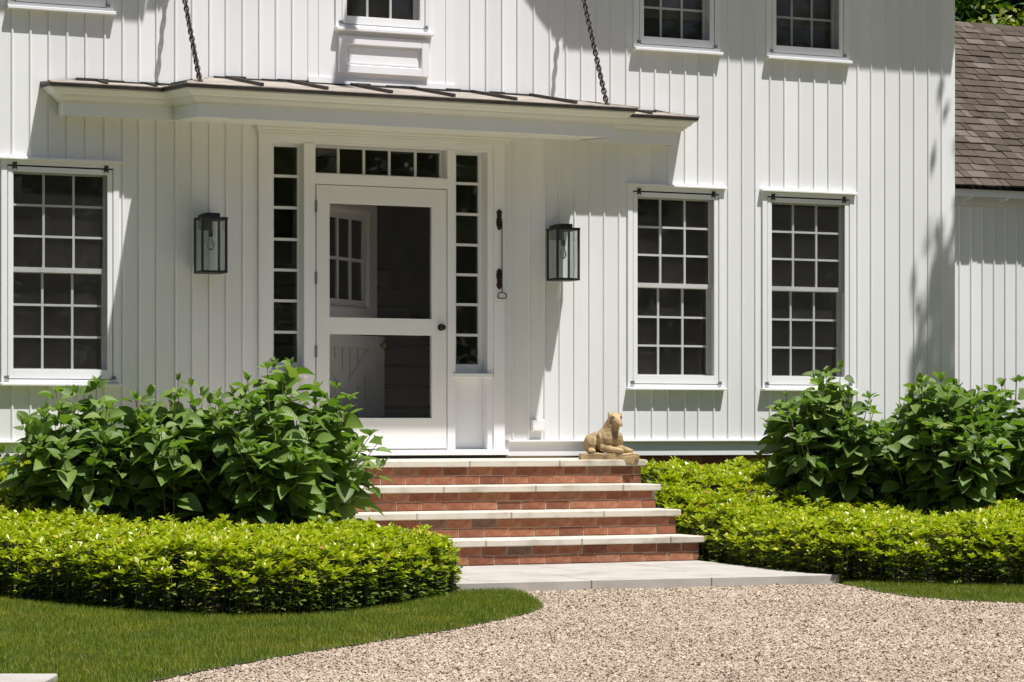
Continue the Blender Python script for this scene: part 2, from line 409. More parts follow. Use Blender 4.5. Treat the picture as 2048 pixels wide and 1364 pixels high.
def rect_cut(x0, x1, z0, z1, cuts):
    """split the rectangle around the cut-outs; vertical strips first"""
    xs = sorted({x0, x1, *[v for c in cuts for v in c[:2] if x0 < v < x1]})
    out = []
    for a, b in zip(xs[:-1], xs[1:]):
        if b - a < 1e-4: continue
        sp = sorted((max(c[2], z0), min(c[3], z1)) for c in cuts if c[0] < (a + b) / 2 < c[1] and c[3] > z0 and c[2] < z1)
        z = z0
        for s, e in sp:
            if s - z > 1e-3: out.append((a, b, z, s))
            z = max(z, e)
        if z1 - z > 1e-3: out.append((a, b, z, z1))
    return out
def band_cut(x0, x1, z0, z1, cuts):
    """free rectangles of a vertical strip; full width wherever nothing interrupts it"""
    cuts = [c for c in cuts if c[0] < x1 - 1e-4 and c[1] > x0 + 1e-4 and c[3] > z0 and c[2] < z1]
    zs = sorted({z0, z1, *[v for c in cuts for v in c[2:] if z0 < v < z1]})
    out = []
    for a, b in zip(zs[:-1], zs[1:]):
        free = [(x0, x1)]
        for c in cuts:
            if not (c[2] < (a + b) / 2 < c[3]): continue
            free = [q for p0, p1 in free for q in ((p0, min(p1, c[0])), (max(p0, c[1]), p1)) if q[1] - q[0] > 1e-3]
        for f in free:
            if out and out[-1][:2] == f and abs(out[-1][3] - a) < 1e-6: out[-1] = (*f, out[-1][2], b)
            else: out.append((*f, a, b))
    return out
w = MB()
for a, b, z0, z1 in rect_cut(XL, XR, 0.815, 5.95, holes): w.box(a, b, 0.02, 0.15, z0, z1)
w.build('wall', M['trim'], house)

seamsU = [-2.872 - 0.135 * k for k in range(17, 0, -1)] + [-2.872, -2.739, -2.601, -2.466, -2.327, -2.185, -2.047, -1.923, -1.79, -1.645, -1.514, -1.379, -1.251, -1.118, -0.987, -0.854, -0.725, -0.60, 0.617, 0.746, 0.881, 1.02, 1.152, 1.294, 1.434, 1.575, 1.708, 1.843, 1.971, 2.11, 2.236, 2.369, 2.507]
tail = [2.644, 2.765, 2.909, 3.042, 3.172, 3.297, 3.434, 3.572, 3.711, 3.855, 3.993, 4.137, 4.276, 4.407, 4.548, 4.694, 4.833, 4.975, 5.11, XR]
seamsL = [s for s in seamsU if s < -1.0] + [-1.0, 1.03, 1.111, 1.25, 1.387, 1.52, 1.649, 1.783, 1.911, 2.046, 2.193, 2.343, 2.488]
def siding(seams, z0, z1):
    for a, b in zip(seams[:-1], seams[1:]):
        for p, q, s, e in band_cut(a, b, z0, z1, zones):
            if q - p < 0.006: continue
            m = MB().box(p + 0.0015, q - 0.0015, 0.0, 0.019, s, e)
            if abs(p - a) < 1e-4 and not any(abs(a - v) < 1e-3 for v in (-0.60, 0.617, -1.0, 1.03)):
                # half-round batten over the joint, ends rounded off
                k = len(m.v)
                prof = [(-0.0085, 0.0), (-0.0072, -0.007), (0.0, -0.0105), (0.0072, -0.007), (0.0085, 0.0)]
                for zz in (s + 0.004, e - 0.001):
                    for dx, dy in prof: m.v.append((a + dx, dy - 0.0005, zz))
                m.f += [(k + i, k + i + 1, k + 6 + i, k + 5 + i) for i in range(4)] + [tuple(k + i for i in range(5)), tuple(k + 5 + i for i in range(5))[::-1]]
            m.build('board', M['board'], house)
ZC = 3.56
siding([q for q in seamsU if q <= -1.118], 0.945, 5.87); siding(tail, 0.945, 5.87)          # full-height boards either side
siding([-1.118] + [q for q in seamsL if q >= -1.0] + [2.644], 0.945, ZC); siding([q for q in seamsU if q >= -1.118] + [2.644], ZC, 5.87)   # shorter boards below and above the canopy
# water table and brick foundation
for a, b in ((XL, -1.04), (1.07, XR + 0.02)):
    bx('water_table_board', M['trim'], house, a, b, -0.006, 0.06, 0.818, 0.926)
    bx('water_table_cap', M['trim'], house, a, b, -0.034, 0.06, 0.927, 0.944, bevel=0.004)
fnd = bx('foundation', M['mortar'], house, XL, XR, 0.035, 0.30, 0.0, 0.815)
bx('interior_floor', M['intfloor'], house, XL, XR, 0.16, 6.9, 0.70, 0.855)
iw = MB(); iw.box(XL, XR, 6.9, 7.0, 0, 5.95); iw.box(XL - 0.1, XL, 0.02, 7.0, 0, 5.95)
iw.box(XL, XR, 0.16, 6.9, 3.50, 3.60); iw.box(XL, XR, 3.2, 3.25, 3.6, 5.87); iw.box(XL, XR, 0.16, 6.9, 5.88, 5.95)
iw.box(-1.35, -1.28, 0.16, 6.9, 0.855, 3.5); iw.box(1.75, 1.82, 0.16, 6.9, 0.855, 3.5)
iw.build('interior_wall', M['interior'], house)
bx('side_wall', M['board'], house, XR - 0.02, XR + 0.004, 0.021, 7.0, 0.0, 5.95)

brickL = [MB().box(-0.0932, 0.0932, 0, 0.07, 0, 0.0580).mesh('brick', M['brick'], bevel=0.003)]
for k in range(3):                                         # three slightly different worn bricks
    me = brickL[0].copy(); brickL.append(me)
    for v in me.vertices: v.co += Vector((random.uniform(-1, 1), random.uniform(-1, 0.3), random.uniform(-1, 1))) * 0.0018
brickH = MB().box(-0.044, 0.044, 0, 0.07, 0, 0.0580).mesh('brick', M['brick'], bevel=0.003)
def course(parent, x0, x1, y, z, off, pitch=0.1935):
    x = x0 - (off % pitch)
    while x < x1 - 0.02:
        a, b = max(x, x0), min(x + pitch, x1)
        if b - a > 0.03:
            full = (b - a) > pitch * 0.97
            o = link('brick', random.choice(brickL) if full else brickH, parent, ((a + b) / 2, y + random.uniform(-0.002, 0.002), z + random.uniform(-0.001, 0.001)))
            if not full: o.scale.x = (b - a - 0.0075) / 0.088
        x += pitch
for i in range(4):
    course(fnd, 1.66, 3.75, 0.022, 0.752 - 0.0655 * i, 0.1 * (i % 2)); course(fnd, -3.9, -2.2, 0.022, 0.752 - 0.0655 * i, 0.1 * (i % 2))

# ---- windows
def clip_mesh(name, sx, sz, m):
    P = [(-0.5, 0.5), (-0.28, 0.38), (-0.1, 0.5), (0.1, 0.42), (0.28, 0.5), (0.5, 0.42), (0.34, 0.1), (0.42, -0.1), (0.5, -0.5), (0.2, -0.36), (0.0, -0.22), (-0.2, -0.36), (-0.5, -0.5), (-0.4, -0.1), (-0.36, 0.12)]
    mb = MB(); mb.prism([(x * sx, 0.0, z * sz) for x, z in P], (0, -0.008, 0))
    mb.box(-0.18 * sx, 0.18 * sx, -0.016, -0.008, -0.15 * sz, 0.22 * sz)
    return mb.mesh(name, m)
clipT = clip_mesh('screen_clip', 0.036, 0.056, M['clip']); clipB = clip_mesh('screen_clip', 0.036, 0.027, M['zinc'])

def sash(parent, x0, x1, z0, z1, y, wl, wr, wb, wt, cols, rows, gm, muntin=0.0165, xs=None, zs=None, bar_name='sash'):
    """glazed sash: frame with muntins as one part, every pane its own"""
    f = MB().frame(x0, x1, z0, z1, wl, wr, wb, wt, y, y + 0.034)
    gx0, gx1, gz0, gz1 = x0 + wl, x1 - wr, z0 + wb, z1 - wt
    xs = [gx0] + (xs or [gx0 + (gx1 - gx0) * i / cols for i in range(1, cols)]) + [gx1]
    zs = [gz0] + (zs or [gz0 + (gz1 - gz0) * i / rows for i in range(1, rows)]) + [gz1]
    h = muntin / 2
    for x in xs[1:-1]: f.box(x - h, x + h, y + 0.004, y + 0.030, gz0, gz1)
    for z in zs[1:-1]:
        for a, b in zip(xs[:-1], xs[1:]):
            f.box(a + (h if a != gx0 else 0), b - (h if b != gx1 else 0), y + 0.002, y + 0.029, z - h, z + h)
    f.build(bar_name, M['sash'], parent)
    for i in range(len(xs) - 1):
        for j in range(len(zs) - 1):
            cx, cz = (xs[i] + xs[i + 1]) / 2, (zs[j] + zs[j + 1]) / 2
            hw, hz = (xs[i + 1] - xs[i]) / 2 - 0.002, (zs[j + 1] - zs[j]) / 2 - 0.002
            p = MB().box(-hw, hw, 0, 0.003, -hz, hz).build('pane', gm, parent, loc=(cx, y + 0.017, cz), rot=(random.gauss(0, 0.012), 0, random.gauss(0, 0.012)))

def window(c, z0, z1, half_c, half_f, half_g, gz0, gz1, sill, cap, rows_low, two=True, blind=None):
    """casing with sill and drip cap, hinged screen frame held by clips, sashes behind"""
    f = MB().frame(c - half_c, c + half_c, z0, z1, half_c - half_f - 0.006, half_c - half_f - 0.006, 0.02, 0.035, -0.018, 0.06)
    wn = f.build('window', M['trim'], house)
    MB().frame(c - half_f - 0.0058, c + half_f + 0.0058, z0 + 0.0205, z1 - 0.0355, 0.03, 0.03, 0.03, 0.03, 0.006, 0.012).build('gap_shade', M['dark'], wn)  # dark strip paints in the shade inside the gap
    fr = MB().frame(c - half_f, c + half_f, z0 + 0.026, z1 - 0.047, half_f - half_g, half_f - half_g, gz0 - z0 - 0.026, z1 - 0.047 - gz1, -0.014, 0.004)
    fr.build('screen_frame', M['trim'], wn, bevel=0.0015)
    bx('insect_screen', M['winscreen'], wn, c - half_g, c + half_g, -0.0032, -0.0028, gz0, gz1)
    s0, s1, sp = sill
    sm = MB(); hw = sp
    sm.prism([(c - hw, 0.02, s0), (c - hw, -0.062, s0), (c - hw, -0.062, s1 - 0.008), (c - hw, 0.0, s1)], (2 * hw, 0, 0)); sm.build('sill', M['trim'], wn, bevel=0.003)
    if cap:
        cm = MB(); cm.prism([(c - cap, 0.02, z1 + 0.001), (c - cap, -0.047, z1 + 0.001), (c - cap, -0.047, z1 + 0.017), (c - cap, 0.0, z1 + 0.03)], (2 * cap, 0, 0)); cm.build('drip_cap', M['trim'], wn, bevel=0.002)
        for sx in (-1, 1): link('screen_clip', clipT, wn, (c + sx * (half_g - 0.01), -0.016, z1 - 0.043))
    for sx in (-1, 1): link('screen_clip', clipB, wn, (c + sx * (half_f + 0.01), -0.019, z0 + 0.034))
    mid = (gz0 + gz1) / 2 + (0.006 if two else 0)
    st = half_g + 0.02 - 0.335 * (half_g / 0.35)
    sash(wn, c - half_g - 0.02, c + half_g + 0.02, mid - 0.012, gz1 + 0.06, 0.045, st, st, 0.036, 0.07, 3, 3, M['glass'])
    sash(wn, c - half_g - 0.02, c + half_g + 0.02, gz0 - 0.045, mid + 0.02, 0.084, st, st, 0.055, 0.036, 3, rows_low, M['glass'])
    if two:
        bx('sash_lock', M['zinc'], wn, c - 0.028, c + 0.028, 0.072, 0.096, mid + 0.021, mid + 0.040, bevel=0.004)
    if blind:
        b = MB()
        for k in range(6):
            zt = gz1 + 0.05 - (gz1 + 0.05 - blind) * k / 6; zb = gz1 + 0.05 - (gz1 + 0.05 - blind) * (k + 1) / 6
            b.box(c - half_g - 0.01, c + half_g + 0.01, 0.146 - (0.012 if k == 5 else 0), 0.150 + 0.003 * (k % 2), zb, zt)
        b.build('blind', M['blind'], wn)
    return wn
for c in lowc:
    wd = window(c, 1.372, 2.99, 0.4375, 0.3885, 0.35, 1.465, 2.905, (1.345, 1.371, 0.4475), 0.457, 3)
for i, c in enumerate(upc):
    wd = window(c, 4.118, 5.79, 0.395, 0.34, 0.302, 4.205, 5.705, (4.085, 4.117, 0.4025), 0.41, 3, True, 4.385 if i > 1 else None)
# panelled apron under the middle upper window
ap = MB()
for a, b, z0, z1 in rect_cut(-0.599, 0.616, 3.60, 5.86, [(0.015 - 0.395, 0.015 + 0.395, 4.118, 5.79)]): ap.box(a, b, -0.004, 0.019, z0, z1)
ap = ap.build('window_surround', M['trim'], house)
bx('base_rail', M['trim'], ap, -0.60, 0.618, -0.016, -0.0045, 3.60, 3.722)
MB().frame(-0.359, 0.385, 3.765, 4.05, 0.062, 0.062, 0.062, 0.066, -0.040, -0.0045).build('panel_frame', M['trim'], ap, bevel=0.004)
bx('raised_panel', M['trim'], ap, -0.272, 0.298, -0.012, -0.0046, 3.843, 3.968, bevel=0.004)
for x in (-0.515, 0.535): bx('surround_joint', M['dark'], ap, x - 0.001, x + 0.001, -0.0048, -0.0042, 3.723, 5.85)

# ---- door surround
ds = MB().box(-1.0, -0.905, -0.030, 0.06, 0.87, 3.262).box(0.936, 1.03, -0.030, 0.06, 0.87, 3.262).box(-0.905, 0.936, -0.026, 0.06, 3.222, 3.262)
ds = ds.build('door_surround', M['trim'], house, bevel=0.002)
MB().frame(-0.904, 0.935, 0.87, 3.221, 0.020, 0.046, 0.001, 0.012, -0.012, 0.16).build('jamb', M['trim'], ds)
po = MB().box(-0.636, -0.545, -0.020, 0.16, 0.871, 3.208).box(0.545, 0.612, -0.020, 0.16, 0.871, 3.208)
po.box(-0.5449, 0.5449, -0.018, 0.16, 2.902, 2.984); po.build('post', M['trim'], ds, bevel=0.0015)
cr = MB()
for o, z0, z1 in ((0.012, 3.2625, 3.278), (0.030, 3.2785, 3.296), (0.052, 3.2965, 3.318), (0.072, 3.3185, 3.36)):
    cr.box(-1.0 - o * 0.6, 1.03 + o, -0.030 - o, 0.018, z0, z1)
cr.build('crown_moulding', M['cornice'], ds, bevel=0.003)
bx('threshold', M['trim'], ds, -1.03, 1.045, -0.075, 0.16, 0.826, 0.868, bevel=0.003)
bx('threshold_gap', M['dark'], ds, -1.02, 1.03, -0.05, 0.16, 0.802, 0.825)
slz = [1.77, 2.01, 2.245, 2.48, 2.722, 2.963]
for x0, x1, g0, g1 in ((-0.884, -0.636, -0.845, -0.652), (0.612, 0.889, 0.660, 0.852)):
    s = MB().box(x0, x1, 0.085, 0.16, 3.200, 3.209).build('sidelight', M['trim'], house)
    sash(s, x0 + 0.001, x1 - 0.001, 1.467, 3.199, 0.085, g0 - x0, x1 - g1, 0.073, 0.012, 1, 7, M['clearglass'], 0.021, zs=slz)
    bx('sill', M['trim'], s, x0 - 0.022, x1 + 0.032, -0.042, 0.16, 1.432, 1.466, bevel=0.003)
    bx('recessed_panel', M['trim'], s, x0 + 0.001, x1 - 0.001, 0.082, 0.14, 0.871, 1.431)
tr = MB().box(-0.5445, 0.5445, 0.085, 0.16, 3.2005, 3.2075).build('transom', M['trim'], house)
sash(tr, -0.5445, 0.5445, 2.985, 3.200, 0.085, 0.030, 0.022, 0.016, 0.008, 5, 1, M['clearglass'], 0.019, xs=[-0.319, -0.109, 0.102, 0.32])
# screen door
dm = MB()
x0, x1 = -0.537, 0.537
dm.box(x0, -0.431, -0.022, 0.02, 0.878, 2.897); dm.box(0.412, x1, -0.022, 0.02, 0.878, 2.897)
for z0, z1 in ((0.878, 1.116), (1.758, 1.886), (2.759, 2.897)): dm.box(-0.431, 0.412, -0.0215, 0.0195, z0, z1)
dr = dm.build('screen_door', M['door'], house, bevel=0.0015)
for z0, z1 in ((1.116, 1.758), (1.886, 2.759)): bx('screen_mesh', M['screen'], dr, -0.431, 0.412, 0.004, 0.005, z0, z1)
for z in (2.732, 2.183, 1.622):
    h = MB().box(-0.5505, -0.5315, -0.026, -0.0205, z - 0.045, z + 0.045); h.tube([(-0.541, -0.030, z - 0.045), (-0.541, -0.030, z + 0.045)], 0.007, 8); h.build('hinge', M['zinc'], dr)
kn = MB().tube([(0.487, -0.022, 1.821), (0.487, -0.027, 1.821), (0.487, -0.028, 1.821), (0.487, -0.052, 1.821), (0.487, -0.060, 1.821), (0.487, -0.075, 1.821), (0.487, -0.082, 1.821)], [0.027, 0.027, 0.010, 0.010, 0.024, 0.024, 0.014], 14)
kn.build('knob', M['iron'], dr, smooth=False)
# open Dutch door inside: two leaves on the same hinges
def leaf_upper():
    f = MB().frame(0, 1.0, 1.80, 2.88, 0.14, 0.16, 0.20, 0.14, 0, 0.045)
    return f
ud = leaf_upper().build('dutch_door_upper', M['door'], house, loc=(-0.50, 0.15, 0), rot=(0, 0, R(40)))
sash(ud, 0.141, 0.839, 2.001, 2.739, 0.006, 0.05, 0.05, 0.05, 0.05, 3, 2, M['shadeglass'], 0.024)
MB().frame(0.10, 0.88, 1.96, 2.78, 0.03, 0.03, 0.03, 0.03, -0.012, -0.0005).build('moulding', M['door'], ud)
ld = MB().frame(0, 1.0, 0.89, 1.77, 0.12, 0.13, 0.12, 0.10, 0, 0.045).build('dutch_door_lower', M['door'], house, loc=(-0.50, 0.15, 0), rot=(0, 0, R(36)))
for k in range(7): bx('panel_board', M['door'], ld, 0.121 + 0.107 * k, 0.121 + 0.107 * (k + 1) - 0.014, 0.026, 0.04, 1.011, 1.669)
for s in (-1, 1):
    a, b = ((0.12, 1.01), (0.87, 1.67)) if s > 0 else ((0.12, 1.67), (0.87, 1.01))
    dx, dz = b[0] - a[0], b[1] - a[1]; L = math.hypot(dx, dz); nx, nz = -dz / L * 0.055, dx / L * 0.055
    y = 0.003 if s > 0 else 0.006
    MB().prism([(a[0] + nx, y, a[1] + nz), (b[0] + nx, y, b[1] + nz), (b[0] - nx, y, b[1] - nz), (a[0] - nx, y, a[1] - nz)], (0, 0.019, 0)).build('cross_brace', M['door'], ld)
MB().tube([(0.945, 0.0, 1.70), (0.945, -0.02, 1.70), (0.945, -0.03, 1.70), (0.945, -0.05, 1.70), (0.945, -0.06, 1.70)], [0.012, 0.012, 0.03, 0.03, 0.012], 12).build('door_knob', m_noisy("brass", [(0.3, (0.35, 0.24, 0.08)), (0.7, (0.5, 0.36, 0.14))], 20, 0.3, 0, metal=1.0), ld, smooth=True)
st = bx('staircase', M['interior'], house, 0.0, 1.745, 2.95, 6.0, 0.856, 0.90)
for k in range(9):
    bx('stair_riser', M['door'], st, -0.05, 1.745, 2.20 + 0.27 * k, 2.22 + 0.27 * k, 0.856 + 0.19 * k, 0.856 + 0.19 * (k + 1) - 0.03)
    bx('stair_tread', M['tread'], st, -0.05, 1.745, 2.17 + 0.27 * k, 2.47 + 0.27 * k, 0.856 + 0.19 * (k + 1) - 0.029, 0.856 + 0.19 * (k + 1))

# ---- eaves, gable and hoist beam above the frame (they cast the shade at the top of the wall)
EZ, ED = 5.90, 0.62
for a, b in ((XL - 0.3, -1.55), (1.89, XR + 0.3)):
    MB().box(a, b, -ED + 0.001, 0.02, EZ, EZ + 0.02).build('eave_soffit', M['trim'], house)
    bx('eave_fascia', M['trim'], house, a, b, -ED - 0.03, -ED, EZ - 0.03, EZ + 0.16)
    MB().prism([(a, -ED - 0.05, EZ + 0.161), (a, 3.5, EZ + 2.9), (a, 7.3, EZ + 0.161)], (b - a, 0, 0)).build('roof', M['shingle'], house)
MB().prism([(-1.549, -ED, EZ - 0.03), (0.17, -ED, EZ + 1.97), (1.889, -ED, EZ - 0.03), (1.79, -ED, EZ - 0.03), (0.17, -ED, EZ + 1.85), (-1.45, -ED, EZ - 0.03)], (0, 5.5, 0)).build('gable_roof', M['shingle'], house)
MB().prism([(-1.44, 0.02, 5.951), (1.78, 0.02, 5.951), (0.17, 0.02, 7.72)], (0, 0.13, 0)).build('gable_wall', M['board'], house)
bx('hoist_beam', M['trim'], house, 0.205, 0.292, -1.45, 0.02, 6.80, 6.92)

# ------------------------------------------------------------------ canopy over the door
canopy = thing('door_canopy', 'shallow metal roofed canopy with white cornice hung over the front door', 'canopy', (0, 0, 3.34))
CZ = 3.34
TILT = 0.065
def sh(p): return (p[0], p[1], p[2] - 0.014 + TILT * p[1] - CZ)
class CB(MB):
    def build(s, name, m, parent=None, **k):
        s.v = [sh(v) for v in s.v]; return MB.build(s, name, m, parent, **k)
path = [(-2.535, 0.0), (-2.535, -0.15), (-1.70, -0.15), (-1.70, -0.77), (1.635, -0.77), (1.635, -0.15), (2.495, -0.15), (2.495, 0.0)]
def sweep(prof, name, m, bev=0):
    """profile (outward offset, z) swept along the canopy outline with mitred corners; closed against the core"""
    mb = CB(); P = len(path)
    for i, (x, y) in enumerate(path):
        def nrm(a, b):
            d = Vector((b[0] - a[0], b[1] - a[1])).normalized(); return Vector((d.y, -d.x)) * 1.0
        n1 = nrm(path[i - 1], path[i]) if i else nrm(path[0], path[1])
        n2 = nrm(path[i], path[i + 1]) if i < P - 1 else n1
        mi = (n1 + n2); mi = mi / max(1e-6, mi.dot(n1)) if 0 < i < P - 1 else n1
        for o, z in prof: mb.v.append((x + mi.x * o, y + mi.y * o, z))
    K = len(prof)
    for i in range(P - 1):
        for k in range(K - 1): mb.f.append((i * K + k, i * K + k + 1, (i + 1) * K + k + 1, (i + 1) * K + k))
    for i in (0, P - 1): mb.f.append(tuple(i * K + k for k in range(K)))
    mb.build(name, m, canopy)
OUT = 1.0
sweep([(OUT * -0.02, 3.34), (0.0, 3.34), (0.0, 3.440), (OUT * -0.02, 3.440)], 'fascia', M['trim'])
sweep([(OUT * -0.02, 3.441), (OUT * 0.018, 3.441), (OUT * 0.020, 3.455), (OUT * 0.020, 3.4555), (OUT * 0.036, 3.457), (OUT * 0.044, 3.474), (OUT * 0.044, 3.476), (OUT * 0.058, 3.477), (OUT * 0.060, 3.490), (OUT * 0.060, 3.4905), (OUT * 0.072, 3.492), (OUT * 0.082, 3.502), (OUT * 0.098, 3.524), (OUT * 0.100, 3.528), (OUT * 0.116, 3.529), (OUT * 0.116, 3.541), (OUT * -0.02, 3.541)], 'cornice', M['cornice'])
sweep([(OUT * -0.02, 3.5415), (OUT * 0.126, 3.5415), (OUT * 0.130, 3.566), (OUT * -0.02, 3.566)], 'drip_edge', M['roofdark'])
sf = CB().box(-2.516, 2.476, -0.131, 0.0, 3.345, 3.352).box(-1.681, 1.616, -0.751, -0.1315, 3.345, 3.352); sf.build('soffit', M['cornice'], canopy)
for x in (-1.40, 1.36): CB().lathe([(0.0, 3.338), (0.03, 3.338), (0.03, 3.345)], x, -0.66, 14).build('soffit_cap', M['trim'], canopy)
zb = 3.5662
xa, xb = -1.83, 1.765          # drip line of the projecting middle
def pan(poly):
    CB().prism([(x, y, zb + z) for x, y, z in poly], (0, 0, 0.006)).build('roof_panel', M['roofmetal'], canopy)
fr_ = [-1.25, -0.755, -0.25, 0.25, 0.755, 1.255]
pan([(xa, -0.9, 0), (fr_[0], -0.9, 0), (fr_[0], 0, 0.112), (-1.35, 0, 0.112)])
for a, b in zip(fr_[:-1], fr_[1:]): pan([(a, -0.9, 0), (b, -0.9, 0), (b, 0, 0.112), (a, 0, 0.112)])
pan([(fr_[-1], -0.9, 0), (xb, -0.9, 0), (1.285, 0, 0.112), (fr_[-1], 0, 0.112)])
pan([(xa, -0.9, 0), (-1.35, 0, 0.112), (-1.68, 0, 0.036), (xa, -0.28, 0)])
pan([(xb, -0.9, 0), (xb, -0.28, 0), (1.615, 0, 0.036), (1.285, 0, 0.112)])
for s, e, v0, v1 in ((-2.667, xa, -1.68, -2.40), (2.627, xb, 1.615, 2.36)):
    seam = -2.24 if s < 0 else 2.20
    pan([(s, -0.28, 0), (v1, 0, 0.036), (s, 0, 0)]); pan([(s, -0.28, 0), (seam, -0.28, 0), (seam, 0, 0.036), (v1, 0, 0.036)]); pan([(seam, -0.28, 0), (e, -0.28, 0), (v0, 0, 0.036), (seam, 0, 0.036)])
def rib(x, ya, z0, yb_, z1, hgt=0.024):
    CB().prism([(x - 0.012, ya, zb + z0 + 0.006), (x - 0.012, yb_, zb + z1 + 0.006), (x - 0.012, yb_, zb + z1 + hgt + 0.006), (x - 0.012, ya, zb + z0 + hgt + 0.006)], (0.024, 0, 0)).build('standing_seam', M['roofdark'], canopy)
for x in fr_: rib(x, -0.87, 0.006, -0.02, 0.108)
for x in (-2.24, -1.87, 2.20): rib(x, -0.27, 0.002, -0.02, 0.033, 0.018)
def hip(a, b):
    CB().tube([(a[0], a[1], zb + a[2] + 0.006), (b[0], b[1], zb + b[2] + 0.006)], 0.010, 6).build('hip_seam', M['roofmetal'], canopy)
hip((xa, -0.9, 0), (-1.35, 0, 0.112)); hip((xb, -0.9, 0), (1.285, 0, 0.112)); hip((-2.667, -0.28, 0), (-2.40, 0, 0.036)); hip((2.627, -0.28, 0), (2.36, 0, 0.036))
wl = [(-2.667, 0.0), (-2.40, 0.036), (-1.68, 0.036), (-1.35, 0.112), (1.285, 0.112), (1.615, 0.036), (2.36, 0.036), (2.627, 0.0)]
fl = CB()
for (a, za), (b, zc) in zip(wl[:-1], wl[1:]):
    k = max(2, int((b - a) / 0.12)); 
    for i in range(k):
        p, q = a + (b - a) * i / k, a + (b - a) * (i + 1) / k
        u, v = za + (zc - za) * i / k, za + (zc - za) * (i + 1) / k
        j = random.uniform(0.014, 0.028)
        fl.prism([(p, -0.022, zb + u), (q, -0.022, zb + v), (q, -0.022, zb + v + j), (p, -0.022, zb + u + j)], (0, 0.02, 0))
fl.build('wall_flashing', M['roofdark'], canopy)

# ------------------------------------------------------------------ hanging chains
def link_mesh():
    mb = MB(); pts = []; n = 14; L, Wd, r = 0.0265, 0.0165, 0.0068
    for k in range(n):
        a = 2 * math.pi * k / n; c, s = math.cos(a), math.sin(a)
        pts.append(((abs(c) ** 0.8) * math.copysign(1, c) * Wd, 0.0, s * L))
    seg = 6
    for i, p in enumerate(pts):
        p = Vector(p); t = (Vector(pts[(i + 1) % n]) - Vector(pts[i - 1])).normalized()
        u = Vector((0, 1, 0)); w_ = t.cross(u)
        for k in range(seg):
            a = 2 * math.pi * k / seg; mb.v.append(tuple(p + (u * math.cos(a) + w_ * math.sin(a)) * r))
    for i in range(n):
        for k in range(seg): mb.f.append((i * seg + k, i * seg + (k + 1) % seg, ((i + 1) % n) * seg + (k + 1) % seg, ((i + 1) % n) * seg + k))
    return mb.mesh('link', M['chain'], smooth=True)
LM = link_mesh()
for base, top, lab in (((-1.666, -0.70, 3.525), (-1.66, -0.015, 4.69), 'rusty iron chain holding the left end of the door canopy'), ((1.597, -0.70, 3.525), (1.60, -0.015, 5.0), 'rusty iron chain holding the right end of the door canopy')):
    ch = thing('hanging_chain', lab, 'chain', base, 'canopy chains')
    d = Vector(top) - Vector(base); L = d.length; n = int(L / 0.0355)
    q = d.to_track_quat('Z', 'Y')
    for k in range(n):
        t = (k + 0.5) / n; sag = -0.02 * 4 * t * (1 - t)
        o = link('link', LM, ch, d * t + Vector((0, 0, 0.015 + sag)))
        o.rotation_euler = (q @ Matrix.Rotation(R((90 if k % 2 else 0) + 38 + 9 * math.sin(k * 0.7)), 3, 'Z').to_quaternion()).to_euler()
    MB().lathe([(0.0, 0.0), (0.026, 0.0), (0.026, 0.012), (0.012, 0.03), (0.0, 0.032)], 0, 0, 10).build('anchor_plate', M['rust'], ch)
    MB().tube([d + Vector((0, 0.03, 0)), d + Vector((0, -0.03, 0))], 0.012, 8).build('wall_hook', M['rust'], ch)

